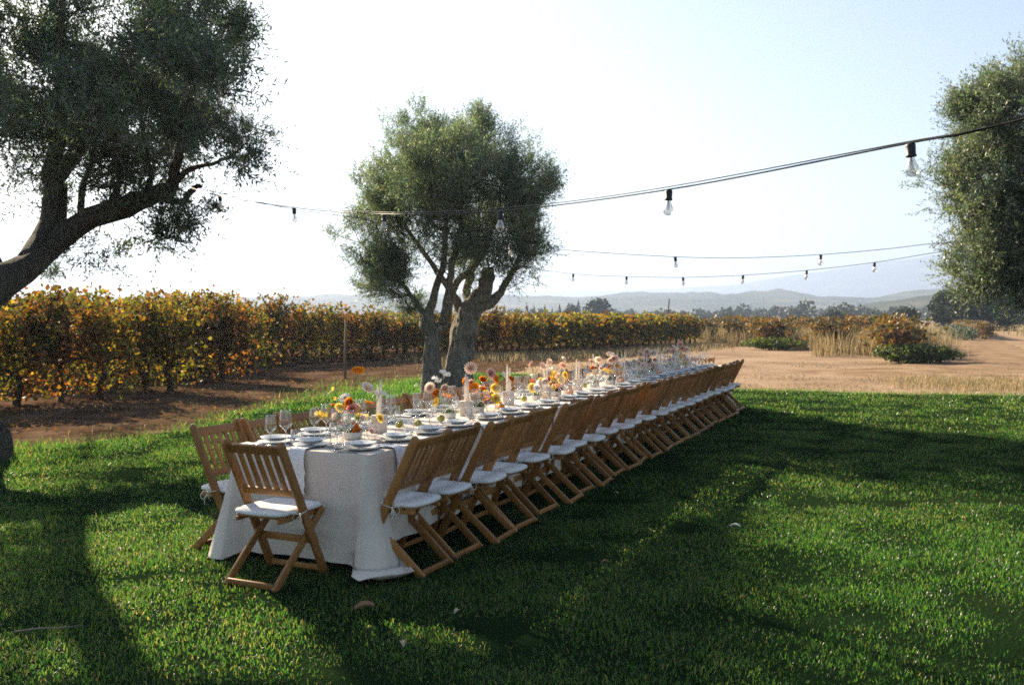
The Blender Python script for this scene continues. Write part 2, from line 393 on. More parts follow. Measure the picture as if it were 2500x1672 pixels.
M_TRACK = solid('track_earth', [(.3, (.155, .10, .067)), (.5, (.245, .165, .108)), (.7, (.31, .225, .155))], .9, 1, 1., .05, detail=8, spec=0)
mb = MB(); TP = [(9, 26.5), (12.5, 28.5), (16.6, 32.5), (19.6, 38), (24, 48), (32, 66), (45, 96), (66, 145)]; tp = smooth_path([(x, y, 0) for x, y in TP], 90)
tn = np.gradient(tp, axis=0); tn = nrm(np.stack([tn[:, 1], -tn[:, 0], 0 * tn[:, 0]], 1)); cr_ = np.linspace(-1, 1, 13); w_ = 2.5 + .35 * vnoise(np.arange(90) * .5, np.arange(90) * 0., 6)
g_ = tp[:, None] + tn[:, None] * (cr_[None, :, None] * w_[:, None, None]); g_[..., 2] = .014 + .03 * (np.abs(cr_) < .25) + .012 * np.abs(vnoise(g_[..., 0] * 2, g_[..., 1] * 2, 31))
g_[:, [0, -1], 2] = -.02; g_[:3, :, 2] = -.03; g_[3, :, 2] = -.004; g_[-1, :, 2] = -.03
i_ = (np.arange(89)[:, None] * 13 + np.arange(12)); mb.add(g_.reshape(-1, 3), np.stack([i_, i_ + 1, i_ + 14, i_ + 13], 2).reshape(-1, 4)); mt_ = mb.mesh('dirt_track', M_TRACK, True)
if mt_.polygons[0].normal.z < 0: mt_.flip_normals()
ob('dirt_track', mt_, kind='structure')

# ------------------------------------------------------------------ hills and mountains far off
def ridge(name, r0, r1, prof, seed, amp, step=.25):
    A = np.arange(-70, 70, step); RR = np.linspace(0, 1, 26)
    a, t = np.meshgrid(np.radians(A), RR); r = r0 + (r1 - r0) * t
    x, y = r * np.sin(a), r * np.cos(a)
    top = prof(np.tan(a) * F_PX + CX) / F_PX          # skyline as a slope seen from the table
    h = np.maximum(top, .0) * (r0 + .55 * (r1 - r0)) * np.sin(np.pi * np.clip(t * .9 + .02, 0, 1)) ** 1.3
    h = h * (1 + amp * vnoise(x / (r0 * .06), y / (r0 * .06), seed, 4)) + 1.65 * (t > .1)
    h[0] = -2; h[-1] = -2
    n = len(A); v = np.stack([x, y, h], 2).reshape(-1, 3)
    i = (np.arange(len(RR) - 1)[:, None] * n + np.arange(n - 1))
    mb = MB(); mb.add(v, np.stack([i, i + 1, i + 1 + n, i + n], 2).reshape(-1, 4))
    return ob(name, mb.mesh(name, M_HILL, True), kind='structure')
def pl(P): 
    P = np.array(P, float); return lambda px: np.interp(px, P[:, 0], P[:, 1])
ridge('hills', 1100, 2300, pl([(-2000, 30), (600, 46), (850, 52), (1250, 50), (1400, 46), (1560, 55), (1750, 50), (1900, 58), (2000, 48), (2120, 40), (2230, 56), (2400, 66), (4000, 50)]), 3, .16)
ridge('low_hills', 650, 950, pl([(-2000, 4), (1450, 6), (1900, 12), (2050, 16), (2150, 34), (2300, 44), (2600, 50), (4000, 30)]), 8, .2)
ridge('mountains', 3600, 5600, pl([(-2000, 20), (900, 52), (1300, 62), (1650, 66), (1800, 78), (1950, 98), (2080, 118), (2200, 128), (2330, 138), (2600, 120), (4000, 60)]), 5, .05)

# ------------------------------------------------------------------ grass
def blades(P, h, w, lean, col, seg2):
    n = len(P); a = rng.uniform(0, 2*np.pi, n); b = rng.uniform(0, 2*np.pi, n)
    wx = np.stack([np.cos(a), np.sin(a), 0*a], 1) * (w / 2)[:, None]
    ld = np.stack([np.cos(b), np.sin(b), 0*b], 1) * (lean * h)[:, None]
    up = np.array([0, 0, 1.]) 
    tip = P + ld + up * (h * np.sqrt(np.maximum(.05, 1 - np.minimum(lean, .97) ** 2)))[:, None]
    if seg2:
        mid = P + ld * .36 + up * (h * .6)[:, None]
        v = np.stack([P - wx, P + wx, mid + wx * .8, mid - wx * .8, tip], 1).reshape(-1, 3)
        i = np.arange(n)[:, None] * 5
        return v, [i + np.array([0, 1, 2, 3]), i + np.array([3, 2, 4])], np.repeat(col, 5, 0)
    v = np.stack([P - wx, P + wx, tip], 1).reshape(-1, 3); i = np.arange(n)[:, None] * 3
    return v, [i + np.array([0, 1, 2])], np.repeat(col, 3, 0)
def pal(n, cols, p):
    cols = np.array(cols); k = rng.choice(len(cols), n, p=np.array(p) / sum(p))
    return cols[k] * rng.uniform(.7, 1.3, (n, 1))
GC = [(.017, .058, .015), (.032, .078, .015), (.011, .042, .013), (.055, .075, .024), (.10, .092, .045)]
mb = MB()
def grass_zone(d0, d1, dens, seg2, hs, wd, pads=1.0):
    wd_ = lambda q: .62 * q + 2.4
    n = int((wd_(d0) + wd_(d1)) * (d1 - d0) * dens)
    d = rng.uniform(d0, d1, n); d = np.where(rng.uniform(0, 1, n) < wd_(d) / wd_(d1), d, d0 + d1 - d); x = rng.uniform(-1, 1, n) * wd_(d)
    k = inpoly(x, d, LAWNP); cl = vnoise(x * 2.2, d * 2.2, 2); 
    k &= rng.uniform(0, 1, n) < (.68 + .7 * cl)
    x, d, cl = x[k], d[k], cl[k]; n = len(x)
    dryp = np.clip(vnoise(x * .35 + 7, d * .35, 11) * .4, 0, .2)
    col = pal(n, GC, [4, 4, 3, 1.0, .12])
    dr = rng.uniform(0, 1, n) < dryp; col[dr] = pal(dr.sum(), GC[3:], [1.6, 1])
    h = hs * rng.uniform(.55, 1.25, n) * (1 + .45 * cl) * np.where(rng.uniform(0, 1, n) < .03, 1.7, 1)
    P = np.stack([x, d, np.full(n, .004)], 1)
    mb.add(*blades(P, h, wd * rng.uniform(.7, 1.3, n), rng.beta(1.6, 1.2, n) * 1.0 + .12, col, seg2))
grass_zone(2.6, 8.2, 5300, True, .031, .0042)
grass_zone(8.2, 13.5, 2900, False, .033, .0060)
grass_zone(13.5, 28, 900, False, .038, .0105)
# longer fringe along the earth edge and round the olive tree
e = LAWNP[(LAWNP[:, 1] > 6) & (LAWNP[:, 0] > -10) & (LAWNP[:, 0] < 18)]
q = e[rng.integers(0, len(e), 16000)] + rng.normal(0, .28, (16000, 2))
P = np.concatenate([q, np.zeros((len(q), 1))], 1)
mb.add(*blades(P, rng.uniform(.03, .085, len(q)), rng.uniform(.007, .013, len(q)), rng.uniform(.2, .9, len(q)), pal(len(q), GC, [4, 4, 4, 2, 1.5]), False))
q = np.array([-1.35, 20.6]) + rng.normal(0, 1, (9000, 2)) * np.array([1.5, 2.2])
P = np.concatenate([q, np.zeros((len(q), 1))], 1)
mb.add(*blades(P, rng.uniform(.06, .2, len(q)), rng.uniform(.009, .016, len(q)), rng.uniform(.2, .9, len(q)), pal(len(q), GC, [4, 5, 3, 1, .3]), False))
q = np.array([-6.4, 10.6]) + rng.normal(0, 1, (3500, 2)) * .7
P = np.concatenate([q, np.zeros((len(q), 1))], 1)
mb.add(*blades(P, rng.uniform(.04, .15, len(q)), rng.uniform(.005, .009, len(q)), rng.uniform(.2, .9, len(q)), pal(len(q), GC, [4, 5, 3, 2, 1]), False))
ob('lawn_grass', mb.mesh('lawn_grass', M_GRASS, False, True), label='short mown lawn grass around the long table', cat='grass', kind='stuff')

# ------------------------------------------------------------------ olive trees
def spray_leaves(mb, P, dirs, L, nl, ll, cols, rg, mi=0, twig=.0035, droop=.25, cull=None, lw=.105):
    """twigs at P along dirs, each with nl opposite leaves"""
    n = len(P)
    side = nrm(np.cross(dirs, rg.normal(0, 1, (n, 3)))); side2 = np.cross(dirs, side)
    t = np.linspace(.08, 1, nl)
    bend = rg.normal(0, .16, (n, 3)); bend[:, 2] -= droop * .3
    base = P[:, None] + dirs[:, None] * (L[:, None] * t)[..., None] + bend[:, None] * (L[:, None] * t**2)[..., None]
    k = np.arange(nl); sg = np.where(k % 2 == 0, 1, -1); alt = (k // 2) % 2
    sd = np.where(alt[None, :, None] == 0, side[:, None], side2[:, None]) * sg[None, :, None]
    ld = nrm(dirs[:, None] * .75 + sd * .85 + rg.normal(0, .35, (n, nl, 3)))
    ln = ll * rg.uniform(.65, 1.2, (n, nl, 1))
    wn_ = nrm(np.cross(ld, rg.normal(0, 1, (n, nl, 3)) + np.array([0, 0, 1.2]))) * ln * lw
    tip = base + ld * ln; mid = base + ld * ln * .5
    q4 = np.stack([base, mid + wn_, tip, mid - wn_], 2).reshape(-1, 4, 3)
    c = (cols[:, None] * rg.uniform(.7, 1.35, (n, nl, 1))).reshape(-1, 3)
    if cull is not None: k = ~cull(mid.reshape(-1, 3)); q4, c = q4[k], c[k]
    mb.add(q4.reshape(-1, 3), np.arange(len(q4))[:, None] * 4 + np.array([0, 1, 2, 3]), np.repeat(c, 4, 0), mi)
    # twigs as thin three-sided slivers
    e = P + dirs * L[:, None] + bend * L[:, None]; m2 = P + dirs * (L * .5)[:, None] + bend * (L * .25)[:, None]
    w = side * twig; w2 = side2 * twig
    v = np.stack([P - w, P + w, m2 + w * .7, m2 - w * .7, e], 1).reshape(-1, 3); i = np.arange(n)[:, None] * 5
    mb.add(v, [i + np.array([0, 1, 2, 3]), i + np.array([3, 2, 4])], (.09, .075, .05), mi + 1)
OC = [(.085, .132, .080), (.112, .155, .098), (.062, .104, .064), (.135, .160, .082)]
def olive(label, base, trunks, limbs, blobs, seed, ll, nbranch, keep=None, lit=None, gap=.25, nleaf=16, tw=.0035, sel=(.22, .42), shade=1., lw=.105, clump=16, bark=None, leaf=None):
    rg = np.random.default_rng(seed)
    root = thing('olive_tree', label, 'tree', tuple(base)); B = np.asarray(base)
    skel = []
    for pts, rad in trunks:
        p = smooth_path(pts, 44); rr = np.interp(np.linspace(0, 1, 44), np.linspace(0, 1, len(rad)), rad)
        skel.append((p, rr)); mb = MB(); mb.gnarl(p - B, rr, 36, .16, seed + len(skel))
        ob('trunk', mb.mesh('olive_trunk', bark or M_BARK, True), root)
    for pts, rad in limbs:
        p = smooth_path(pts, 18); rr = np.interp(np.linspace(0, 1, 18), np.linspace(0, 1, len(rad)), rad)
        p[1:-1] += rg.normal(0, .012, (16, 3))
        skel.append((p, rr)); mb = MB(); mb.gnarl(p - B, rr, 14, .12, seed + 31 + len(skel), 3)
        ob('limb', mb.mesh('olive_limb', bark or M_BARK, True), root)
    SP = np.concatenate([p[5:] for p, r in skel]); SR = np.concatenate([r[5:] for p, r in skel])
    # spray nodes inside the blobs
    N, OUT = [], []
    for c, r, n in blobs:
        c = np.asarray(c); r = np.asarray(r)
        nc = max(3, int(n / clump)); ra = float(np.prod(r)) ** (1 / 3)
        cc_ = nrm(rg.normal(0, 1, (nc, 3))) * (rg.uniform(0, 1, (nc, 1)) ** .36) * rg.uniform(.86, 1.10, (nc, 1))
        k = rg.integers(0, nc, n); cr = np.minimum(.30, .34 * ra) * rg.uniform(.6, 1.25, nc)
        off = rg.normal(0, 1, (n, 3)) * .55 * cr[k][:, None] * np.array([1, 1, .85])
        N.append(c + cc_[k] * r + off); OUT.append(nrm(nrm(cc_[k] / r) * .8 + nrm(off) * .6))
    N = np.concatenate(N); OUT = np.concatenate(OUT)
    k = vnoise(N[:, 0] * 2.3 + N[:, 2] * .7, N[:, 1] * 2.3 + N[:, 2] * 2.1, seed + 5, 2) > -1 + gap * 2
    N, OUT = N[k], OUT[k]
    if lit is not None:
        tt = N[:, 2] / SUNV[2]; gx_, gy_ = N[:, 0] - SUNV[0] * tt, N[:, 1] - SUNV[1] * tt
        eye = np.array([0, 0, EYE])
        bad = lit(gx_, gy_, rg, N)
        for f in (1.1, .9, 1.2, .84, 1.3, .8, 1.4):      # move shoots out of the sun's way, nearer or farther
            j = np.where(bad)[0]
            if not len(j): break
            q = eye + (N[j] - eye) * (f + rg.uniform(-.03, .03, (len(j), 1)))
            ok = ~lit(0, 0, rg, q); N[j[ok]] = q[ok]; bad[j[ok]] = False
        N, OUT = N[~bad], OUT[~bad]
    # branches from the limbs out to spots in the crown
    mb = MB(); idx = rg.choice(len(N), min(nbranch, len(N)), replace=False)
    BP = [SP]
    for j in idx:
        q = N[j]; d = np.linalg.norm(SP - q, axis=1) + 1.2 * np.maximum(0, SP[:, 2] - q[2] + .25)
        s = SP[np.argmin(d)]; L = np.linalg.norm(q - s)
        m = (s + q) / 2 + np.array([0, 0, -.10 * L]) * rg.uniform(-.5, 1.2) + (q - s)[[1, 0, 2]] * np.array([.12, -.12, 0]) * rg.normal()
        p = smooth_path([s, s * .65 + m * .35 + rg.normal(0, .02, 3), m, q], 8)
        if lit is not None and lit(0, 0, rg, p[2:]).any(): continue
        r0 = min(.030, .007 + .009 * L)
        mb.tube(p - B, np.linspace(r0, .0045, 8), 5, cap=False, seed=j); BP.append(p[2:])
    ob('branches', mb.mesh('olive_branches', bark or M_BARK, True), root, kind='stuff')
    # leaf sprays
    per = 4; Pn = np.repeat(N, per, 0); On = np.repeat(OUT, per, 0)
    dirs = nrm(On * .75 + rg.normal(0, .5, Pn.shape) + np.array([0, 0, .7]))
    Pn = Pn + rg.normal(0, .05, Pn.shape)
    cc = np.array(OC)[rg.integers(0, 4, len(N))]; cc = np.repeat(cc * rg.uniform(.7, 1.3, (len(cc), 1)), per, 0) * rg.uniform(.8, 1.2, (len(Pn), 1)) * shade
    mb = MB(); spray_leaves(mb, Pn - B, dirs, rg.uniform(*sel, len(Pn)), nleaf, ll, cc, rg, 0, tw, cull=(lambda q: lit(0, 0, rg, q + B)) if lit is not None else None, lw=lw)
    ob('crown', mb.mesh('olive_crown', [leaf or M_OLIVE, M_BARK], False, True), root)
    return root

# middle tree: two gnarled trunks, one crown
DM = 20.0
gm = D(1030, 890, DM); gm[2] = 0
def dm(x, y, o=0): return D(x, y, DM + o)
olive('round-crowned olive tree with two gnarled grey trunks standing behind the middle of the table', gm,
      [([np.r_[dm(990, 905)[:2], -.06], dm(990, 860), dm(988, 800), dm(992, 765), dm(978, 742), dm(985, 715)], [.25, .20, .17, .165, .17, .11]),
       ([np.r_[dm(1052, 915, .3)[:2], -.06], dm(1053, 860, .3), dm(1060, 790, .3), dm(1066, 750, .3), dm(1072, 715, .3), dm(1088, 690, .3)], [.34, .285, .255, .27, .26, .15])],
      [([dm(990, 760), dm(972, 735), dm(985, 705), dm(1000, 660), dm(1015, 600, -.2), dm(1020, 480, -.3), dm(1010, 380, -.3)], [.15, .12, .10, .085, .065, .04, .015]),
       ([dm(992, 762), dm(1018, 735, .1), dm(1030, 680, .2), dm(1050, 640, .3), dm(1085, 610, .2), dm(1130, 520), dm(1150, 420)], [.13, .11, .09, .08, .06, .035, .015]),
       ([dm(1012, 740), dm(1025, 690, -.2), dm(1030, 620, -.4), dm(1050, 540, -.6), dm(1060, 420, -.7)], [.10, .09, .07, .05, .015]),
       ([dm(1062, 740, .3), dm(1052, 710, .4), dm(1030, 665, .5), dm(985, 600, .6), dm(930, 520, .6), dm(880, 440, .6)], [.14, .11, .08, .06, .04, .015]),
       ([dm(1075, 720, .3), dm(1090, 690, .2), dm(1112, 660, .1), dm(1118, 612)], [.22, .20, .17, .12]),
       ([dm(1085, 705, .3), dm(1125, 690, .4), dm(1150, 660, .4), dm(1175, 615, .4), dm(1210, 540, .5), dm(1235, 470, .5)], [.14, .11, .085, .06, .04, .015]),
       ([dm(1075, 705, .4), dm(1070, 660, .8), dm(1085, 590, 1.0), dm(1095, 480, 1.1), dm(1100, 330, .9)], [.11, .09, .07, .045, .015]),
       ([dm(980, 730), dm(950, 690, .2), dm(920, 650, .3), dm(870, 600, .3), dm(830, 560, .3)], [.08, .06, .05, .035, .012])],
      [(dm(1030, 480), (1.72, 1.7, 1.2), 2000), (dm(975, 350), (.76, .8, .76), 480), (dm(1100, 340), (.76, .8, .80), 500), (dm(1195, 420), (.66, .8, .80), 420),
       (dm(860, 470), (.78, .8, .66), 380), (dm(830, 570), (.46, .6, .52), 150), (dm(900, 640), (.56, .7, .5), 300), (dm(1215, 560), (.48, .7, .64), 260), (dm(1125, 480, -.8), (1.1, .7, .9), 420),
       (dm(940, 440, -.8), (1.0, .7, .8), 400), (dm(1020, 600), (1.7, 1.2, .75), 300), (dm(880, 600), (.7, .8, .7), 190), (dm(1180, 580), (.6, .8, .6), 170), (dm(940, 690), (.35, .5, .3), 60), (dm(775, 530), (.16, .3, .2), 14), (dm(1160, 630), (.4, .6, .35), 40), (np.array([-1.6, 17.6, 4.3]), (.9, .9, .7), 260), (np.array([-2.0, 18.0, 4.6]), (.7, .8, .6), 180), (np.array([-1.2, 17.7, 4.6]), (.7, .8, .5), 160), (dm(960, 280), (.3, .4, .3), 40), (dm(1105, 275), (.28, .4, .3), 40)],
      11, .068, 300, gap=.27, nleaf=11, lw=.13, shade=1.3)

# left tree: trunk at the frame's edge, a long limb reaching over the lawn
DL = 13.0
def dl(x, y, o=0): return D(x, y, DL + o)
gl_ = np.array([-6.6, 10.75, 0])
def gpt(x, y):
    a = D(x, y, 1.); t = EYE / (EYE - a[2]); return (a[0] * t, t)
LITP = [(np.array([gpt(*q) for q in P]), pr, z0) for P, pr, z0 in [
    ([(185, 1290), (195, 1180), (330, 1120), (480, 1150), (530, 1310), (650, 1365), (800, 1568), (350, 1568)], 1., 0),
    ([(60, 1568), (130, 1430), (215, 1568)], 1., 0), ([(1720, 1180), (1990, 1195), (2344, 1300), (2344, 1660), (1500, 1660), (1660, 1480), (1600, 1350)], .93, 0),
    ([(220, 1000), (420, 990), (420, 1110), (200, 1130)], .8, 0)]]
LITP.append((np.array([T(-.2, .1)[:2], T(-.2, -1.3)[:2], T(6.6, -1.3)[:2], T(6.6, .1)[:2]]), .99, .78))
def lit_left(x, y, rg, N):
    # gaps in the crown where the sun comes through on to the lawn and the table
    out = np.zeros(len(N), bool)
    for P, pr, z0 in LITP:
        t = (N[:, 2] - z0) / SUNV[2]
        out |= inpoly(N[:, 0] - SUNV[0] * t, N[:, 1] - SUNV[1] * t, P) & (rg.uniform(0, 1, len(N)) < pr)
    return out
olive('big olive tree beside the lawn with a long limb leaning over the vineyard', gl_,
      [([gl_ + np.array([.0, 0, -.1]), gl_ + np.array([.03, 0, .2]), gl_ + np.array([-.02, 0, .75]), gl_ + np.array([-.05, 0, 1.3]), gl_ + np.array([-.02, .05, 1.7]), gl_ + np.array([0, .25, 1.95]), gl_ + np.array([.05, .5, 2.15])],
        [.76, .70, .44, .34, .30, .22, .10])],
      [([gl_ + np.array([-.02, .05, 1.3]), D(-15, 660, 11.4), D(65, 604, 12.2), dl(125, 556), dl(200, 510), dl(285, 470), dl(360, 445), dl(405, 422)], [.24, .20, .17, .165, .155, .145, .12, .05]),
       ([D(50, 612, 12.0), dl(105, 545), dl(128, 470, .2), dl(122, 380, .2), dl(140, 260, .2), dl(135, 100, .2), dl(150, -60, .2)], [.14, .17, .16, .13, .09, .05, .02]),
       ([dl(350, 450), dl(392, 430), dl(405, 370, -.2), dl(415, 300, -.3), dl(440, 200, -.3), dl(470, 100, -.3)], [.11, .095, .07, .055, .035, .012]),
       ([dl(385, 432), dl(440, 385, -.2), dl(500, 372, -.3), dl(570, 330, -.4)], [.05, .035, .025, .01]),
       ([dl(360, 445), dl(415, 462), dl(445, 430), dl(462, 427)], [.06, .045, .035, .02]),
       ([dl(330, 450), dl(345, 400, .3), dl(330, 320, .5), dl(320, 180, .6)], [.05, .04, .03, .01]),
       ([dl(250, 480), dl(270, 420, -.3), dl(262, 300, -.6), dl(250, 150, -.7)], [.055, .045, .035, .012]),
       ([dl(185, 510), dl(190, 430, .3), dl(220, 330, .5), dl(230, 200, .6)], [.05, .04, .03, .012]),
       ([D(0, 640, 11.8), dl(-70, 500, -.6), dl(-120, 380, -.9), dl(-150, 240, -1), dl(-170, 80, -1)], [.13, .11, .085, .05, .015]),
       ([dl(122, 420, .2), dl(190, 330, .8), dl(260, 220, 1.4), dl(330, 100, 1.8)], [.10, .08, .05, .015])],
      [(dl(130, 150, .2), (2.2, 1.5, 2.1), 1750), (dl(95, 345), (1.6, 1.0, .75), 330), (dl(420, 210, -.1), (.78, .8, .95), 520), (dl(505, 320, -.2), (.58, .5, .38), 150), (dl(580, 300, -.3), (.30, .3, .26), 46),
       (dl(480, 90), (.46, .6, .72), 230), (dl(300, 270, .2), (.85, .8, .72), 300), (dl(400, 505, -.1), (.6, .5, .2), 44), (dl(320, 540), (.52, .4, .14), 22), (dl(470, 500), (.22, .3, .2), 22),
       (dl(120, 600), (.35, .3, .14), 18), (dl(210, 575), (.35, .3, .14), 16), (dl(90, 640), (.3, .3, .1), 12), (dl(210, 430), (.8, .6, .24), 50), (dl(-160, 250, .2), (1.5, 1.4, 1.5), 420),
       (D(300, 230, 14.2), (1.5, 1.3, 1.5), 850), (np.array([-5.3, 11.7, 4.1]), (.75, .8, .6), 200), (np.array([-4.7, 12.6, 4.4]), (.7, .8, .6), 200)],
      23, .082, 380, lit=lit_left, gap=.34, nleaf=15, sel=(.26, .55), shade=.6, lw=.13, bark=M_BARK_SHADED, clump=15, leaf=M_OLIVED)

# right tree: only the edge of its crown is in the picture
DR = 13.5
def dr(x, y, o=0): return D(x, y, DR + o)
gr_ = np.array([8.4, 13.9, 0])
olive('olive tree with a tall narrow crown by the far end of the string lights', gr_,
      [([gr_ + np.array([0, 0, -.05]), gr_ + np.array([.05, 0, .6]), gr_ + np.array([-.05, 0, 1.3]), gr_ + np.array([.05, 0, 1.9])], [.38, .29, .26, .2])],
      [([gr_ + np.array([0, 0, 1.6]), gr_ + np.array([-.4, 0, 2.4]), gr_ + np.array([-.9, -.1, 3.4]), gr_ + np.array([-1.2, -.1, 4.8])], [.15, .11, .07, .02]),
       ([gr_ + np.array([0, 0, 1.7]), gr_ + np.array([-.7, .2, 2.2]), gr_ + np.array([-1.4, .2, 2.7]), gr_ + np.array([-1.8, .1, 3.4])], [.11, .08, .05, .015]),
       ([gr_ + np.array([0, 0, 1.7]), gr_ + np.array([.3, .2, 2.8]), gr_ + np.array([.2, .2, 4.3]), gr_ + np.array([.1, .1, 5.6])], [.15, .1, .06, .02]),
       ([gr_ + np.array([0, 0, 1.7]), gr_ + np.array([.7, .1, 2.6]), gr_ + np.array([1.3, .2, 3.6])], [.12, .08, .02])],
      [(dr(2497, 350), (1.7, 1.6, 1.75), 1900), (dr(2272, 270), (.42, .6, .6), 280), (dr(2247, 430), (.5, .6, .5), 360), (dr(2257, 590), (.38, .6, .5), 280), (dr(2307, 660), (.34, .5, .35), 150),
       (dr(2372, 560), (1.0, 1., .7), 500), (dr(2302, 190), (.3, .4, .3), 60)],
      37, .068, 150, gap=.2, nleaf=13, lw=.12, shade=1.0)

# ------------------------------------------------------------------ grapevines
VCOL = {'orange': ([(.30, .115, .025), (.20, .075, .02), (.36, .20, .04), (.14, .13, .03), (.09, .05, .02)], [2.6, 3, .9, 2.2, 3]),
        'brown': ([(.13, .072, .028), (.17, .09, .03), (.09, .085, .025), (.22, .13, .042), (.055, .06, .02)], [3, 2, 2.5, 1.2, 2]),
        'mixed': ([(.28, .135, .025), (.19, .18, .035), (.10, .12, .022), (.38, .26, .045), (.12, .065, .02)], [1.9, 3, 2.8, .8, 2.6]),
        'green': ([(.17, .19, .03), (.085, .115, .022), (.34, .30, .045), (.30, .14, .025), (.14, .07, .02)], [3.4, 3, 2, 1, 1])}
def vine_leaves(mb, P, size, cols, rg, up=.3):
    n = len(P); a = nrm(rg.normal(0, 1, (n, 3)) + np.array([0, 0, -up])); nn = nrm(np.cross(a, rg.normal(0, 1, (n, 3)))); b = np.cross(nn, a)
    sh = np.array([(0, -.42), (.46, -.30), (.55, .12), (.26, .22), (.0, .62), (-.26, .22), (-.55, .12), (-.46, -.30)])
    s = size[:, None]
    v = [P + nn * s * .06]
    for x, y in sh: v.append(P + a * (s * y) + b * (s * x) - nn * (s * .22 * abs(x)) - nn * (s * .12 * max(y, 0)) * rg.uniform(-1, 2, (n, 1)))
    v = np.stack(v, 1).reshape(-1, 3); i = np.arange(n)[:, None] * 9
    fs = [i + np.array([0, k + 1, (k + 1) % 8 + 1]) for k in range(8)]
    mb.add(v, fs, np.repeat(cols, 9, 0))
def vine_mesh(kind, seed, nleaf, H=2.05, w=.40, ln=.72, low=.5, size=(.09, .15)):
    rg = np.random.default_rng(seed); tm = MB()
    x0 = rg.normal(0, .05, 2)
    th = rg.uniform(.55, .75) * min(1, H / 1.8)
    p = smooth_path([(0, 0, -.05), (rg.normal(0, .05), rg.normal(0, .04), th * .35), (rg.normal(0, .09), rg.normal(0, .05), th * .7), (x0[0], x0[1], th)], 9)
    tm.tube(p, np.linspace(.065, .05, 9) * rg.uniform(.8, 1.2), 8, jit=.15, seed=seed)
    heads = [p[-1]]
    for sg in (-1, 1):
        q = smooth_path([p[-1], p[-1] + np.array([sg * ln * .4, rg.normal(0, .04), .10]), p[-1] + np.array([sg * ln * .9, rg.normal(0, .04), .12])], 6)
        tm.tube(q, np.linspace(.038, .02, 6), 6, jit=.15, seed=seed + 3); heads += list(q[1:])
    P = []
    for c in range(15):
        h = heads[rg.integers(0, len(heads))]; top = rg.uniform(.72, 1.05) * H
        q = smooth_path([h, h + np.array([rg.normal(0, .10), rg.normal(0, w * .4), (top - h[2]) * .5]), np.array([h[0] + rg.normal(0, .2), h[1] + rg.normal(0, w * .8), top - abs(rg.normal(0, .12))])], 8)
        tm.tube(q, np.linspace(.009, .004, 8), 4, cap=False, seed=c)
        t = rg.uniform(.12, 1, (nleaf // 15, 1)) * 7; k = np.minimum(t.astype(int), 6)[:, 0]; f = t - k[:, None]
        P.append(q[k] * (1 - f) + q[k + 1] * f + rg.normal(0, .085, (len(t), 3)) * np.array([1.3, 1.1, 1]))
    P.append(np.stack([rg.uniform(-ln, ln, nleaf // 2), rg.normal(0, w * .75, nleaf // 2), rg.uniform(low, H * .85, nleaf // 2)], 1))
    P = np.concatenate(P); P[:, 2] = np.maximum(P[:, 2], low * .6 + rg.uniform(0, .25, len(P)))
    c, pr = VCOL[kind]; c = np.array(c); 
    # colour drifts in clumps
    cl = vnoise(P[:, 0] * 2.5 + seed * 3, P[:, 2] * 2.5 + P[:, 1] * 2, seed, 2)
    k = rg.choice(len(c), len(P), p=np.array(pr) / sum(pr)); k2 = np.clip(((cl + 1) / 2 * len(c)).astype(int), 0, len(c) - 1)
    k = np.where(rg.uniform(0, 1, len(P)) < .45, k2, k)
    lm = MB(); vine_leaves(lm, P, rg.uniform(*size, len(P)), c[k] * rg.uniform(.65, 1.3, (len(P), 1)), rg)
    return tm.mesh('vine_trunk', M_VBARK, True), lm.mesh('vine_leaves', M_VINE, False, True)
NEARV = [(k, *vine_mesh(k, 100 + i, n, low=.08, size=(.055, .108))) for i, (k, n) in enumerate([('mixed', 1250), ('orange', 1250), ('mixed', 1250), ('green', 1250), ('orange', 1150), ('mixed', 1150)])]
FARV = [(k, *vine_mesh(k, 200 + i, n, H=1.85, w=.34, low=.4, size=(.11, .17))) for i, (k, n) in enumerate([('mixed', 420), ('orange', 420), ('green', 420), ('mixed', 420)])]
LOWV = [(k, *vine_mesh(k, 300 + i, n, H=1.25, w=.5, ln=.7, low=.12, size=(.08, .15))) for i, (k, n) in enumerate([('brown', 560), ('brown', 520), ('brown', 560), ('brown', 520)])]
LEAFWORD = {'orange': 'rust orange', 'brown': 'brown', 'mixed': 'yellow and brown', 'green': 'yellow green'}
def vine(kindset, i, p, rz, label, group, sc=(1, 1, 1)):
    k, tm, lm = kindset[i % len(kindset)]
    o = thing('grapevine', label.replace('@', LEAFWORD[k]), 'grapevine', (p[0], p[1], 0), rz, group); o.scale = sc
    ob('trunk', tm, o); ob('foliage', lm, o)
    return o
def along(P, step):
    P = np.asarray(P, float); L = np.concatenate([[0], np.cumsum(np.linalg.norm(np.diff(P, axis=0), axis=1))])
    s = np.arange(0, L[-1], step); q = np.stack([np.interp(s, L, P[:, 0]), np.interp(s, L, P[:, 1])], 1)
    t = np.stack([np.interp(s + .5, L, P[:, 0]) - np.interp(s - .5, L, P[:, 0]), np.interp(s + .5, L, P[:, 1]) - np.interp(s - .5, L, P[:, 1])], 1)
    return q, np.arctan2(t[:, 1], t[:, 0])
rv = random.Random(5)
q, a = along([(-13.2, 14.6), (-10.4, 16.4), (-8.2, 19.0)], .82)
for i in range(len(q)):
    vine(NEARV, i, q[i], a[i] + rv.uniform(-.15, .15), f'bushy grapevine with @ leaves, {ordinal(len(q) - i)} from the inner end of nearest row', 'vines in the row nearest the lawn', (1, 1.15, rv.uniform(.98, 1.1)))
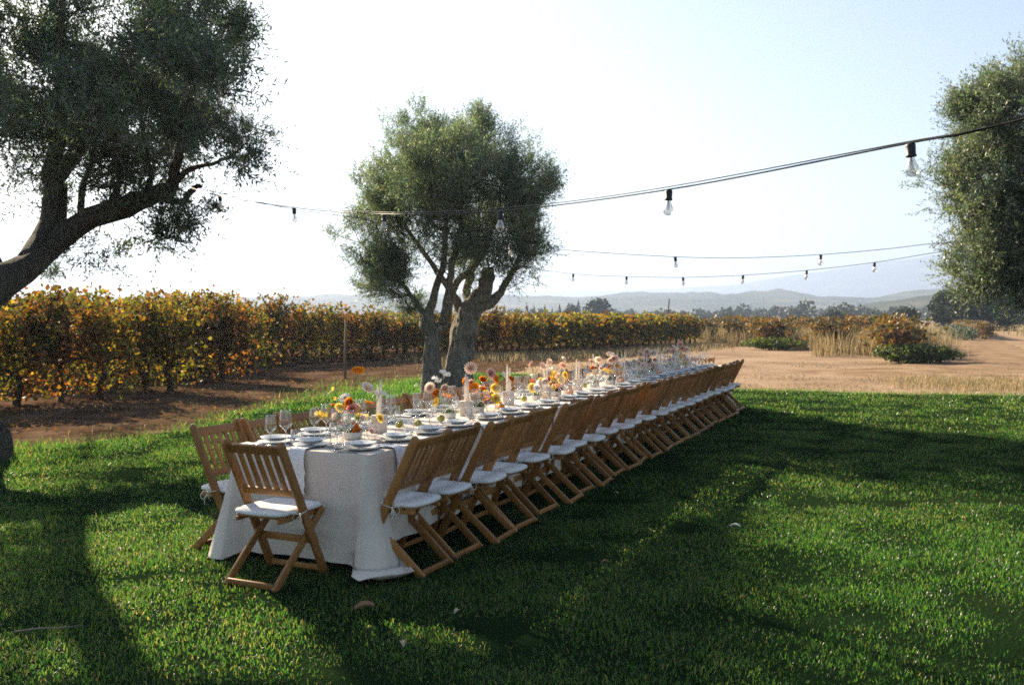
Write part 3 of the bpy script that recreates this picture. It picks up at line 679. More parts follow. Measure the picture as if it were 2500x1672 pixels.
for r_, (x, y) in enumerate([(-7.7, 21.0), (-7.5, 24.2), (-7.7, 27.4)]):
    for i in range(8):
        vine(NEARV, i * 2 + r_, (x - .78 * i, y + .36 * i), math.pi - .44 + rv.uniform(-.15, .15), f'tall grapevine with @ leaves, {ordinal(i + 1)} from the end of short row {["nearest", "second", "third"][r_]}'.replace('short row nearest', 'the nearest short row').replace('short row second', 'the second short row').replace('short row third', 'the third short row'),
             'vines in the short rows beside the bare earth', (1, 1.1, rv.uniform(.98, 1.1)))
q, a = along([(-13.4, 23), (-10.6, 28), (-9.3, 31), (-7.2, 34.2), (-4.8, 37.3), (2.3, 41), (6.5, 48), (11.6, 58.5)], 1.02)
for i in range(len(q)):
    s = 1.08 if q[i][1] < 36 else .93
    vine(NEARV if q[i][1] < 40 else FARV, i + (i // 5), q[i], a[i] + rv.uniform(-.15, .15), f'grapevine with @ leaves, {ordinal(i + 1)} along the long row behind the table', 'vines in the long row behind the table', (1, 1, s * rv.uniform(.92, 1.08)))
for row, off in enumerate((2.4, 4.8, 7.4)):
    n0 = 0
    q, a = along([(-17 - off, 21 + off * .2), (-10.6 - off * .75, 28 + off * .6), (-7.2 - off * .6, 34.2 + off * .8), (2.3 - off * .5, 41 + off * .9), (6.5 - off * .8, 48 + off * .5), (11.6 - off * .85, 58.5 + off * .4)], 1.15)
    for i in range(len(q)):
        vine(FARV, i * 3 + row, q[i], a[i], 'autumn grapevine half hidden in the ' + ['second', 'third', 'fourth'][row] + ' row behind the long vineyard row', 'vines in the rows behind the long row', (1.05, 1, rv.uniform(1.0, 1.15) if q[i][1] < 36 else rv.uniform(.9, 1)))
# open field at the far side of the track: five rows, their ends towards the lawn
ROWW = ['farthest', 'second farthest', 'middle', 'second nearest', 'nearest']
ENDS = [(12.6, 63), (13.4, 56), (13.7, 49.5), (15.1, 43.8), (14.3, 35)]
for r, (x, y) in enumerate(ENDS):
    for i in range(26 if r else 20):
        if i and rv.random() < .12: continue
        p = np.array([x, y]) + U[:2] * i * 1.5 + np.array([rv.uniform(-.15, .15), rv.uniform(-.15, .15)])
        big = i == 0
        lab = ('low @ grapevine at the open end of the ' + ROWW[r] + ' field row' if big else f'straggly grapevine among dry grass, {ordinal(i + 1)} from the open end of the {ROWW[r]} field row')
        vine(LOWV, r * 2 + i * 3 + (0 if big else 1), p, math.pi / 2 - TH + rv.uniform(-.3, .3), lab, 'vines in the open field', (1.5, 1.45, 1.2) if big else (1.05, 1, rv.uniform(1.05, 1.4)))
pm = MB(); pm.tube([(0, 0, -.1), (.01, 0, .7), (.02, .01, 1.45)], [.035, .033, .03], 8, jit=.05)
POST = pm.mesh('vine_post', M_POST, True)
for r, (x, y) in enumerate(ENDS):
    ob('vine_post', POST, None, 'wooden end post of the ' + ['farthest', 'second farthest', 'middle', 'second nearest', 'nearest'][r] + ' row in the open field', 'post', 'row end posts', None,
       (x + .35 * U[0] - .1, y + .35 * U[1], 0), (R(2), R(rv.uniform(-3, 3)), r))
c = img(843, 925, 25.2)
sm = MB(); sm.tube([(0, 0, -.1), (0, 0, .8), (.03, 0, 1.56)], [.035, .033, .03], 8, jit=.04)
ob('wooden_stake', sm.mesh('wooden_stake', M_POST, True), None, 'thin grey wooden stake standing in the bare earth before the vines', 'stake', None, None, (c[0], 25.2, 0))
# post row beyond the track
for i in range(11):
    p = np.array([35.0, 69]) + U[:2] * i * 4.6
    ob('vine_post', POST, None, f'trellis post beyond the track, {ordinal(i + 1)} counting from the near end', 'post', 'trellis posts beyond the track', None, (p[0], p[1], 0), (0, R(rv.uniform(-3, 3)), i))
    if i < 11:
        for k in range(3):
            vine(LOWV, i + k, p + U[:2] * (k * 1.5 + .5), math.pi / 2 - TH, f'trellised vine beyond the track, {ORD[k]} after the {ordinal(i + 1)} post', 'vines beyond the track', (1.1, .9, 1.0))

# ------------------------------------------------------------------ dry grass, weeds, shrubs of the field
mb = MB(); DC = [(.34, .26, .13), (.43, .34, .19), (.26, .18, .085), (.17, .16, .065)]
def tuft_field(n, P2, h0, h1, w, lean=(.05, .5), cols=DC, pr=(4, 3, 2, 1)):
    P = np.concatenate([P2, np.zeros((len(P2), 1))], 1); n = len(P)
    mb.add(*blades(P, rng.uniform(h0, h1, n), w * rng.uniform(.6, 1.4, n), rng.uniform(*lean, n), pal(n, cols, pr), True))
for r, (x, y) in enumerate(ENDS):
    n = 11500; t = rng.uniform(3.0, 48, n); off = rng.uniform(-3.4, .4, n)
    P2 = np.array([x, y]) + t[:, None] * U[:2] + off[:, None] * V[:2]
    k = vnoise(P2[:, 0] * .7, P2[:, 1] * .7, r + 40) > -.35
    tuft_field(0, P2[k], .4, 1.35, .022)
n = 2600; t = rng.uniform(1, 40, n); P2 = np.array([15.4, 35.6]) + t[:, None] * U[:2] + rng.normal(.5, .5, n)[:, None] * V[:2]; tuft_field(0, P2, .5, 1.5, .016)
n = 9000; t = rng.uniform(0, 1, n)   # dry verge at the foot of the long row
E = np.array([(-3, 35.5), (2.5, 38.6), (6.8, 44.5), (10.8, 53)]); P2 = np.stack([np.interp(t, [0, .35, .65, 1], E[:, 0]), np.interp(t, [0, .35, .65, 1], E[:, 1])], 1) + rng.normal(0, .9, (n, 2)); tuft_field(0, P2, .1, .42, .018, (.2, .9))
n = 4500; P2 = np.stack([rng.normal(11.4, 1.1, n), rng.normal(22.6, 1.3, n)], 1); P2 = P2[~inpoly(P2[:, 0], P2[:, 1], LAWNP)]; tuft_field(0, P2, .05, .24, .011, (.3, .95))
n = 16000; P2 = np.stack([rng.uniform(2, 18, n), rng.uniform(20.5, 34, n)], 1); P2 = P2[(~inpoly(P2[:, 0], P2[:, 1], LAWNP)) & (vnoise(P2[:, 0] * .8, P2[:, 1] * .8, 77) > .1)]; tuft_field(0, P2, .02, .09, .012, (.5, .97), [(.24, .18, .10), (.32, .25, .14), (.16, .11, .06), (.12, .12, .045)])
n = 5000; P2 = np.stack([rng.uniform(-11, 2, n), rng.uniform(12.5, 34, n)], 1); P2 = P2[(~inpoly(P2[:, 0], P2[:, 1], LAWNP)) & (vnoise(P2[:, 0] * .9, P2[:, 1] * .9, 78) > .2)]
tuft_field(0, P2, .03, .14, .010, (.4, .95), DC + [(.07, .12, .03)], (2, 1, 3, 1, 2))
n = 14000; P2 = np.stack([rng.uniform(10, 120, n), rng.uniform(75, 200, n)], 1); w_ = (P2 - np.array([14.3, 35])) @ V[:2]; P2 = P2[(w_ < 1.4) | (w_ > 8.5)]; tuft_field(0, P2, .3, 1.1, .06)
ob('dry_grass', mb.mesh('dry_grass', M_DRY, False, True), label='tall straw coloured dry grass between the field rows and along verges', cat='grass', kind='stuff')
mb = MB()
n = 3200; P2 = np.stack([rng.uniform(-12, 3, n), rng.uniform(12.5, 36, n)], 1); P2 = P2[~inpoly(P2[:, 0], P2[:, 1], LAWN)]
vine_leaves(mb, np.concatenate([P2, rng.uniform(.01, .04, (len(P2), 1))], 1), rng.uniform(.03, .06, len(P2)), pal(len(P2), VCOL['brown'][0], [3, 2, 1, 1, 2]), rng)
ob('leaf_litter', mb.mesh('leaf_litter', M_VINE, False, True), label='fallen brown vine leaves scattered on the bare earth', cat='leaves', kind='stuff')

def bush_mesh(seed, n, r, cols, pr, size, trunk=None, cone=False):
    rg = np.random.default_rng(seed); mb = MB(); r = np.array(r)
    q = nrm(rg.normal(0, 1, (n, 3))) * (rg.uniform(0, 1, (n, 1)) ** .35)
    q *= 1 + .25 * vnoise(q[:, :1] * 3.2 + seed, q[:, 1:2] * 3.2 + q[:, 2:] * 2.2, seed)
    if cone: q[:, :2] *= np.clip(1 - (q[:, 2:] + 1) / 2.1, .03, 1) * 1.25 * (1 + .2 * np.sin(q[:, 2:] * 22))
    P = q * r + np.array([0, 0, r[2]]) * (1.0)
    P = P[P[:, 2] > 0]
    vine_leaves(mb, P, rg.uniform(*size, len(P)), pal(len(P), cols, pr), rg, 0)
    return mb
DG = [(.030, .048, .018), (.045, .065, .024), (.022, .036, .014)]
for lab, (x, y), n, r, cols in [('low bright green weeds at the foot of the middle field row', (13.2, 47.3), 1300, (1.5, .7, .32), [(.06, .10, .02), (.10, .14, .03)]),
                                ('dark green creeping shrub sprawling at the end of nearest field row', (14.6, 33.6), 1700, (1.5, .8, .36), [(.05, .085, .02), (.08, .11, .025)])]:
    mb = bush_mesh(int(x * 10), n, r, cols, [1, 1], (.07, .13)); ob('ground_shrub', mb.mesh('ground_shrub', M_VINE, False, True), None, lab, 'shrub', None, None, (x, y, 0), (0, 0, -.3))
for i in range(9):
    p = np.array([33.0, 66]) + U[:2] * i * 3.6 + V[:2] * -(.9 + .3 * math.sin(i * 2))
    mb = bush_mesh(500 + i, 420, (1.0, .9, .5), [(.10, .13, .08), (.14, .17, .11)], [1, 1], (.10, .16))
    ob('grey_shrub', mb.mesh('grey_shrub', M_TREE, False, True), None, f'silvery green low shrub along the track, {ordinal(i + 1)} from the near end', 'shrub', 'shrubs along the track', None, (p[0], p[1], 0))

# far trees
def far_tree(label, sx, top, d, w, seed, cols=DG, n=1500, cone=False, group=None, name='round_tree', dz=0):
    g = img(sx, 775, d); H = img(sx, top, d)[2]; r = (w / 2, w / 2, H / 2 * .98)
    t = thing(name, label, 'tree', (g[0], d, 0), seed, group)
    mb = bush_mesh(seed, n, r, cols, [2, 2, 2], (w * .05, w * .11), cone=cone)
    ob('crown', mb.mesh('far_crown', M_TREE, False, True), t)
    k = MB(); k.tube([(0, 0, -.2), (.02 * w, 0, H * .3), (0, 0, H * .6)], [w * .05, w * .035, w * .02], 7); ob('trunk', k.mesh('far_trunk', M_VBARK, True), t)
far_tree('large round dark green tree beyond the vineyard', 1458, 726, 250, 7.4, 61)
far_tree('smaller round tree just beside the large round one beyond the vineyard', 1397, 740, 255, 4.4, 62)
far_tree('little tree poking up between the two round trees beyond the vineyard', 1412, 731, 262, 2.6, 63, cone=True, n=700)
for i, (sx, top, w) in enumerate([(1231, 742, 2.2), (1286, 739, 2.4), (1304, 743, 1.9), (1319, 749, 1.7), (1330, 744, 2.7), (1348, 748, 1.6), (1366, 739, 2.2)]):
    far_tree(f'dark conifer on the skyline, {ordinal(i + 1)} from the olive tree', sx, top, 260, w, 70 + i, n=600, cone=True, group='conifers on the skyline', name='conifer_tree')
far_tree('broad dark tree beside the edge of the olive crown past the track', 2335, 700, 120, 6.2, 81, n=2200)
far_tree('dark tree behind the right hand olive crown past the track', 2440, 712, 118, 5.4, 82, n=1800)
far_tree('bushy dark green tree standing where the track disappears', 2212, 748, 130, 3.9, 83, n=1500)
far_tree('low rounded bush on the field horizon, above the second farthest row', 2035, 752, 170, 3.6, 84, n=900)
far_tree('pale grey green bush beside the low rounded bush on the horizon', 2062, 754, 175, 3.2, 85, [(.09, .10, .055), (.12, .13, .07), (.07, .08, .04)], n=600)
far_tree('small bush beside the leaning pole on the horizon', 1646, 762, 200, 2.4, 86, n=500)
p0, p1 = img(1629, 775, 190), img(1634, 730, 190); k = MB(); k.tube([(0, 0, -.3), (p1[0] - p0[0], 0, p1[2] + .1)], [.16, .12], 8)
ob('leaning_pole', k.mesh('leaning_pole', M_VBARK, True), None, 'tall leaning wooden pole on the field horizon', 'pole', None, None, (p0[0], 190, 0))
# belt of trees on the plain
M_LEAFR = solid('clay_roof', [(.3, (.30, .14, .09)), (.7, (.40, .2, .13))], 2, .9, 0)
mb = MB(); rg = np.random.default_rng(90)
for i in range(170):
    d = rg.uniform(330, 560); px = rg.uniform(1480, 2520) if i < 140 else rg.uniform(900, 1500); w = rg.uniform(4, 9); h = w * rg.uniform(.55, .95) * (1.1 if px > 1800 else .8)
    x = (px - CX) / F_PX * d; n = 85
    q = nrm(rg.normal(0, 1, (n, 3))) * (rg.uniform(0, 1, (n, 1)) ** .4); P = q * np.array([w, w, h]) / 2 + np.array([x, d, h / 2])
    vine_leaves(mb, P, rg.uniform(.9, 1.9, n), pal(n, DG + [(.07, .075, .035)], [2, 2, 2, 1]), rg, 0)
ob('far_woods', mb.mesh('far_woods', M_TREE, False, True), label='belt of scrubby trees across the plain below the hills', cat='woods', kind='stuff')
for i, (sx, sy, d, w) in enumerate([(1905, 754, 600, 7)]):
    g = img(sx, sy, d); h = thing('hill_house', ['white house with reddish roof among trees below the hills', 'long pale building on the hillside left of the mountain', 'tiny white farmhouse high on the hill below the mountain'][i], 'house', (g[0], d, g[2] - 2), .3)
    k = MB(); k.box((0, 0, .8), (w, 5, 3.6)); ob('wall', k.mesh('house_wall', M_TRAV), h)
    k = MB(); k.add([(-w/2-.3, -3, 2.6), (w/2+.3, -3, 2.6), (w/2+.3, 3, 2.6), (-w/2-.3, 3, 2.6), (-w/2-.3, 0, 3.7), (w/2+.3, 0, 3.7)], [np.array([(0, 1, 5, 4), (2, 3, 4, 5), (3, 2, 1, 0)]), np.array([(0, 4, 3), (1, 2, 5)])])
    ob('roof', k.mesh('house_roof', M_LEAFR), h)

# ------------------------------------------------------------------ tablecloth
def build_cloth():
    mb = MB(); r = .025
    S = []                                              # (u, v, nu, nv, corner weight, hem length)
    def side(a, b, nrml, hem):
        n = int(np.linalg.norm(np.subtract(b, a)) / .055)
        for k in range(n + 1):
            t = k / n; S.append((a[0] + (b[0]-a[0]) * t, a[1] + (b[1]-a[1]) * t, *nrml, 0., hem))
    def corner(c, a0, a1, hem):
        for k in range(1, 16):
            t = k / 16; a = R(a0 + (a1 - a0) * t); S.append((c[0] + r * math.cos(a), c[1] + r * math.sin(a), math.cos(a), math.sin(a), math.sin(math.pi * t), hem))
    side((r, 0), (TL - r, 0), (0, 1), .60); corner((TL - r, -r), 90, 0, .9)
    side((TL, -r), (TL, -TW + r), (1, 0), .62); corner((TL - r, -TW + r), 0, -90, .9)
    side((TL - r, -TW), (r, -TW), (0, -1), .60); corner((r, -TW + r), -90, -180, .82)
    side((0, -TW + r), (0, -r), (-1, 0), .71); corner((r, -r), 180, 90, 1.02)
    S = np.array(S); n = len(S)
    arc = np.concatenate([[0], np.cumsum(np.linalg.norm(np.diff(S[:, :2], axis=0), axis=1))])
    cw = S[:, 4]
    # length and flare blend in from the corners
    wgt = np.zeros(n)
    L = S[:, 5].copy()
    for ci in np.where(cw > .98)[0]:
        dd = np.abs(arc - arc[ci]); dd = np.minimum(dd, arc[-1] - dd)
        near = np.exp(-(dd / .05) ** 2); wgt = np.maximum(wgt, near)
    nearend = (S[:, 0] < .9)
    base = np.where(nearend & (S[:, 1] < -.0), .70, .60); base = np.where(S[:, 0] < .01, .71, base)
    ext = np.where(S[:, 0] < 1, np.where(S[:, 1] > -.5, .29, .06), .2)
    L = base + ext * wgt ** 1.3
    fl = .04 + .15 * wgt
    ROW = 26; rows = []
    ph = np.sin(arc * 5.1) * .5 + np.sin(arc * 2.3 + 1) * .5 + .6 * np.sin(arc * 11.3 + 2)
    for i in range(ROW + 1):
        s = L * i / ROW
        zf = TZ - .012
        # path of the cloth: quarter-round over the edge, hang, then lie on the ground
        slope = fl / .75
        down = s * np.cos(np.arctan(slope)); out = .006 + s * np.sin(np.arctan(slope)) + .006 * np.minimum(1, s / .02)
        over = np.maximum(0, down - zf)
        z = TZ + .002 - np.minimum(down, zf)
        fold = ph * .024 * np.minimum(1, s / .35) * (1 - .5 * wgt) + .010 * np.sin(arc * 23 + 3 * s + 2 * np.sin(arc * 3)) * np.minimum(1, s / .5) + .004 * np.exp(-((s - .36) / .012) ** 2) - .012 * np.exp(-((S[:, 0] - .02) / .02) ** 2) * 0
        z = z + np.where(over > 0, .012 + .05 * np.abs(np.sin(over * 20 + arc * 30)) * np.minimum(1, over / .05), 0)
        out = out + fold + over * (.55 + .3 * np.sin(arc * 55)) + .012 * np.sin(over * 40)
        tw = over * np.sin(arc * 40) * .3
        u = S[:, 0] + S[:, 2] * out - S[:, 3] * tw; v = S[:, 1] + S[:, 3] * out + S[:, 2] * tw
        rows.append(R0 + u[:, None] * U + v[:, None] * V + np.stack([0*z, 0*z, z], 1))
    P = np.concatenate(rows); i0 = (np.arange(ROW)[:, None] * n + np.arange(n)).ravel(); j = (np.arange(ROW)[:, None] * n + (np.arange(n) + 1) % n).ravel()
    mb.add(P, np.stack([i0, j, j + n, i0 + n], 1)[:, ::-1])
    # the top
    gu, gv = np.linspace(-.006, TL + .006, 120), np.linspace(-TW - .006, .006, 14)
    A, B = np.meshgrid(gu, gv); Z = TZ + .002 + .0012 * vnoise(A * 6, B * 6, 4)
    p = R0 + A.reshape(-1, 1) * U + B.reshape(-1, 1) * V; p[:, 2] = Z.ravel()
    m = len(gu); i = (np.arange(len(gv) - 1)[:, None] * m + np.arange(m - 1)); mb.add(p, np.stack([i, i + m, i + 1 + m, i + 1], 2).reshape(-1, 4)[:, ::-1])
    o = ob('tablecloth', mb.mesh('tablecloth', M_CLOTH, True), None, 'long pale grey linen cloth draped to the grass over the dining table', 'tablecloth')
build_cloth()

# ------------------------------------------------------------------ folding chairs
def bar(mb, a, b, w, t, axis=(1, 0, 0), round_top=False):
    """board from a to b, thickness w along axis, depth t across"""
    a, b = np.array(a, float), np.array(b, float); d = nrm(b - a); x = np.array(axis, float); y = nrm(np.cross(d, x)); x = np.cross(y, d)
    prof = [(0, 1), (1, 1)] if not round_top else [(0, 1), (.955, 1), (.98, .86), (.995, .55), (1, .2)]
    V_ = []
    for s, k in prof:
        c = a + (b - a) * s
        V_ += [c - x*w/2 - y*t/2*k, c + x*w/2 - y*t/2*k, c + x*w/2 + y*t/2*k, c - x*w/2 + y*t/2*k]
    m = len(prof); q = [(3, 2, 1, 0), (4*m-4, 4*m-3, 4*m-2, 4*m-1)]
    for k in range(m - 1):
        for e in range(4): q.append((4*k+e, 4*k+(e+1) % 4, 4*k+4+(e+1) % 4, 4*k+4+e))
    mb.add(V_, np.array(q)); return mb
def post_y(z): return .20 - .489 * z
def make_chair():
    root = thing('folding_chair', 'wooden folding chair', 'chair')
    hw = .213
    for s in (-1, 1):
        m = MB(); bar(m, (s * hw, .20, 0), (s * hw, -.24, .90), .022, .060, round_top=True); ob('post', m.mesh('chair_post', M_WOOD), root, bevel=.003)
        m = MB(); bar(m, (s * (hw - .026), -.27, 0), (s * (hw - .026), .21, .43), .020, .050); ob('leg', m.mesh('chair_leg', M_WOOD), root, bevel=.003)
    tilt = Matrix.Rotation(math.atan(.489), 4, 'X')
    def rail(name, z, y, h, t=.020, w=2 * hw - .024, rot=tilt):
        m = MB(); m.box((0, 0, 0), (w, t, h), rot); return ob(name, m.mesh('chair_' + name, M_WOOD), root, loc=(0, y, z), bevel=.003)
    rail('top_rail', .845, post_y(.845), .062)
    rail('back_rail', .565, post_y(.565), .048)
    m = MB(); m.box((0, 0, 0), (.036, .013, .30), tilt); sl = m.mesh('chair_slat', M_WOOD)
    for k in range(5): ob('slat', sl, root, loc=((k - 2) * .0655, post_y(.70), .70), bevel=.002)
    I = Matrix.Identity(4)
    rail('foot_rail', .030, -.262, .036, .020, 2 * hw - .075, I); rail('foot_rail', .045, .178, .034, .020, 2 * hw - .024, I); rail('stretcher', .245, .08, .045, .018, 2 * hw - .024, I)
    m = MB()
    for k in range(6): m.box((0, -.155 + k * .068, .425), (2 * hw - .08, .055, .016))
    for s in (-1, 1): m.box((s * .16, .015, .405), (.02, .42, .026))
    ob('seat', m.mesh('chair_seat', M_WOOD), root, bevel=.002)
    # cushion: rounded slab with a bowed back edge
    m = MB(); n = 36; a = np.linspace(0, 2*np.pi, n, endpoint=False)
    ca, sa = np.cos(a), np.sin(a); ex = .24
    X = np.sign(ca) * np.abs(ca) ** ex; Y = np.sign(sa) * np.abs(sa) ** ex
    wid = .205 - .012 * (Y < 0) ; X = X * wid; Y = np.where(Y < 0, Y * (.205 + .035 * (1 - (X / .205) ** 2)), Y * .205)
    rings = [(.0, .437), (.94, .437), (.99, .442), (1.0, .452), (.99, .461), (.95, .467), (.6, .471), (.0, .472)]
    Vv = np.concatenate([np.stack([X * k, Y * k + .005, np.full(n, z)], 1) for k, z in rings]); i0 = (np.arange(len(rings)-1)[:, None] * n + np.arange(n)).ravel(); j = (np.arange(len(rings)-1)[:, None] * n + (np.arange(n) + 1) % n).ravel()
    m.add(Vv, np.stack([i0, j, j + n, i0 + n], 1))
    cu = ob('cushion', m.mesh('chair_cushion', M_CUSH, True), root)
    rg = np.random.default_rng(3)
    for s in (-1, 1):
        m = MB(); k0 = np.array([s * (hw + .012), -.058, .455]); kn = np.array([s * (hw + .02), -.072, .44])
        m.tube(smooth_path([(s * .17, -.17, .455), (s * .20, -.12, .452), kn], 6), .0032, 5)
        m.tube(smooth_path([(s * .19, .02, .455), (s * (hw + .018), -.01, .452), (s * (hw + .02), -.04, .446), kn], 8), .0032, 5)
        m.tube(smooth_path([kn, kn + np.array([.02, -.03, .006]), kn + np.array([.035, -.035, -.03]), kn + np.array([.018, -.015, -.045]), kn], 10), .003, 5)
        m.tube(smooth_path([kn, kn + np.array([-.03, -.02, .0]), kn + np.array([-.045, -.02, -.03]), kn + np.array([-.02, -.01, -.035]), kn], 10), .003, 5)
        m.tube(smooth_path([kn, kn + np.array([.012, -.02, -.04]), kn + np.array([.022, -.012, -.085])], 6), .003, 5)
        m.tube(smooth_path([kn, kn + np.array([-.02, -.022, -.035]), kn + np.array([-.045, -.02, -.07])], 6), .003, 5)
        m.box(kn, (.014, .014, .014))
        ob('tie', m.mesh('cushion_tie', M_TIE, True), cu)
    return root
CH = make_chair(); index_children()
rc = random.Random(4)
used = [False]
def place_chair(p, rz, label, group):
    if not used[0]:
        CH.location = p; CH.rotation_euler = (0, 0, rz); CH['label'] = label; CH['group'] = group; used[0] = True; return
    dup(CH, p, (0, 0, rz), label, group)
GRP = 'folding chairs round the long table'
place_chair(T(-.33, -.474), RZ + R(-2), 'wooden folding chair alone at the near end of the table, back towards us', GRP)
SEAT = [.222, .70, 1.17, 1.645]
SU = [g * 2.03 + s for g in range(6) for s in SEAT]
for i, u in enumerate(SU):
    place_chair(T(u + rc.uniform(-.015, .015), .145 + rc.uniform(-.045, .04)), RZ + R(90 + rc.uniform(-6, 6)), f'wooden folding chair on the lawn side, {ordinal(i + 1)} from the near end', GRP)
for i, u in enumerate(SU):
    place_chair(T(u - .04 + rc.uniform(-.02, .02), -TW - .115 + rc.uniform(-.03, .03)), RZ + R(-90 + rc.uniform(-4, 4)), f'wooden folding chair on the vineyard side, {ordinal(i + 1)} from the near end', GRP)
place_chair(T(TL + .36, -.52), RZ + R(180), 'wooden folding chair at the far end of the table facing down it', GRP)

# ------------------------------------------------------------------ place settings
ZT = TZ + .004
def lathe_mesh(name, prof, mat, n=28, sc=1.):
    m = MB(); m.lathe(np.array(prof) * sc, n); return m.mesh(name, mat, True)
PL = lathe_mesh('dinner_plate', [(0, 0), (.075, 0), (.085, .004), (.118, .013), (.138, .018), (.139, .021), (.136, .022), (.116, .018), (.085, .009), (0, .008)], M_PLATE, 36, .90)
BW = lathe_mesh('pasta_bowl', [(0, 0), (.06, 0), (.075, .008), (.098, .026), (.118, .030), (.119, .033), (.115, .034), (.095, .031), (.07, .013), (0, .010)], M_PLATE, 36, .89)
def wine_meshes(nm, s, bowl):
    st = lathe_mesh(nm + '_stem', [(0, .0), (.036 * s, .001), (.037 * s, .003), (.02 * s, .005), (.006, .010), (.0036, .02), (.0033, .10 * s), (.005, .108 * s), (.011 * s, .1145 * s)], M_STEMG, 20)
    bo = lathe_mesh(nm, [(.011 * s, .1145 * s), (.02 * s, .122 * s), (bowl, .150 * s), (bowl * 1.02, .160 * s), (bowl * .93, .195 * s), (bowl * .80, .245 * s)], M_GLASS, 24)
    m = MB(); a = np.linspace(0, 2 * np.pi, 25); m.tube(np.stack([bowl * .80 * np.cos(a), bowl * .80 * np.sin(a), 0 * a + .245 * s], 1), .0011, 4, cap=False)
    return bo, st, m.mesh(nm + '_rim', M_STEMG, True)
GA, GB = wine_meshes('large_wine_glass', 1, .046), wine_meshes('small_wine_glass', .9, .039)
def wine_glass(name, ms, label, group, loc):
    o = ob(name, ms[0], None, label, 'wine glass', group, None, loc); ob('stem', ms[1], o); ob('rim', ms[2], o)
TB = lathe_mesh('tumbler', [(0, .0), (.026, .0), (.036, .008), (.046, .032), (.046, .045), (.042, .075), (.036, .108), (.035, .1085), (.035, .106)], M_GLASS, 24)
def knife_mesh():
    m = MB(); m.box((0, -.05, .003), (.014, .10, .006)); m.box((0, .055, .0025), (.018, .11, .003)); return m.mesh('knife', M_STEEL)
def fork_mesh():
    m = MB(); m.box((0, -.035, .003), (.010, .13, .005)); m.box((0, .045, .004), (.024, .03, .004))
    for k in range(4): m.box((-.009 + k * .006, .08, .006), (.0035, .045, .003))
    return m.mesh('fork', M_STEEL)
def spoon_mesh():
    m = MB(); m.box((0, -.03, .003), (.009, .12, .005)); n = 14; a = np.linspace(0, 2*np.pi, n, endpoint=False)
    m.add(np.concatenate([np.stack([.019*np.cos(a), .055 + .03*np.sin(a), 0*a + .009], 1), np.stack([.01*np.cos(a), .055 + .016*np.sin(a), 0*a + .003], 1)]),
          [np.stack([np.arange(n), (np.arange(n)+1) % n, (np.arange(n)+1) % n + n, np.arange(n) + n], 1), np.arange(n, 2*n)[None]])
    return m.mesh('spoon', M_STEEL)
KN, FK, SPN = knife_mesh(), fork_mesh(), spoon_mesh()
def napkin_mesh(seed, drop):
    rg = np.random.default_rng(seed); m = MB(); w0 = .062
    pr = [(-.20, .004), (-.12, .005), (-.04, .006), (-.008, .007), (.012, .002), (.026, -.015), (.036, -.06)] + [(.036 + .016 * k / 8 + .004 * math.sin(k + seed), -.06 - (drop - .06) * k / 8) for k in range(1, 9)]
    nx = 9; Vv = []
    for i, (y, z) in enumerate(pr):
        wd = w0 * (1 + .35 * max(0, i - 4) / 10); sk = .012 * max(0, i - 4) / 10 * rg.uniform(-1, 1) 
        for k in range(nx):
            x = (k / (nx - 1) - .5) * 2 * wd + sk; out = .006 * math.sin(k * 1.6 + seed + i * .15) * max(0, i - 5) / 8
            Vv.append((x, y + (out if i > 5 else 0), z + (.004 * abs(math.sin(k * 1.3 + seed)) if i < 5 else 0) - (.02 * k / nx if i == len(pr) - 1 else 0)))
    n = len(pr); i = (np.arange(n - 1)[:, None] * nx + np.arange(nx - 1)); m.add(Vv, np.stack([i, i + 1, i + 1 + nx, i + nx], 2).reshape(-1, 4))
    return m.mesh('napkin', M_NAPKIN, True)
NAP = [napkin_mesh(s, .24 + .05 * (s % 3)) for s in range(5)]
rp = random.Random(9)
def setting(u, v, rz, where, idx, full, nx=.155):
    """rz turns local +y towards the middle of the table; u, v = the table edge at that seat"""
    q = Matrix.Rotation(rz, 3, 'Z'); e = T(u, v, ZT)
    def at(x, y, z=0): return e + np.array(q @ Vector((x, y, z)))
    j = lambda a=.006: rp.uniform(-a, a)
    px, py = .0 + j(), .175 + j()
    ob('dinner_plate', PL, None, f'grey dinner plate {where}', 'plate', 'dinner plates on the long table', None, at(px, py))
    ob('bowl', BW, None, f'grey shallow bowl on the plate {where}', 'bowl', 'shallow bowls on the dinner plates', None, at(px + j(.003), py, .0205))
    o = ob('napkin', NAP[idx % 5], None, f'white napkin hanging over the edge {where}', 'napkin', 'white napkins hanging from the table', None, at(nx + j(.02), .0, .0025), (0, 0, rz + math.pi))
    wine_glass('large_wine_glass', GA, f'taller wine glass {where}', 'taller wine glasses', at(.10 + j(.015), .33 + j(.015)))
    wine_glass('small_wine_glass', GB, f'shorter wine glass {where}', 'shorter wine glasses', at(.19 + j(.015), .29 + j(.015)))
    ob('tumbler', TB, None, f'water tumbler {where}', 'tumbler', 'water tumblers', None, at(.005 + j(.02), .37 + j(.015)))
    if full:
        ob('knife', KN, None, f'steel knife beside the plate {where}', 'knife', 'knives on the table', None, at(.165 if nx < 0 else .158, .21, .008), (0, 0, rz + R(rp.uniform(-6, 6))))
        ob('fork', FK, None, f'steel fork beside the plate {where}', 'fork', 'forks on the table', None, at(-.165, .20), (0, 0, rz + R(rp.uniform(-6, 6))))
        ob('spoon', SPN, None, f'steel spoon above the plate {where}', 'spoon', 'spoons on the table', None, at(.0, .345 - .02), (0, 0, rz + R(80 + rp.uniform(-8, 8))))
for i, u in enumerate(SU):
    setting(u - .05, 0, RZ + R(90), f'at the lawn side seat {ordinal(i + 1)} from the near end', i, u < 7)
    setting(u - .03, -TW, RZ + R(-90), f'at the vineyard side seat {ordinal(i + 1)} from the near end', i + 2, u < 2)
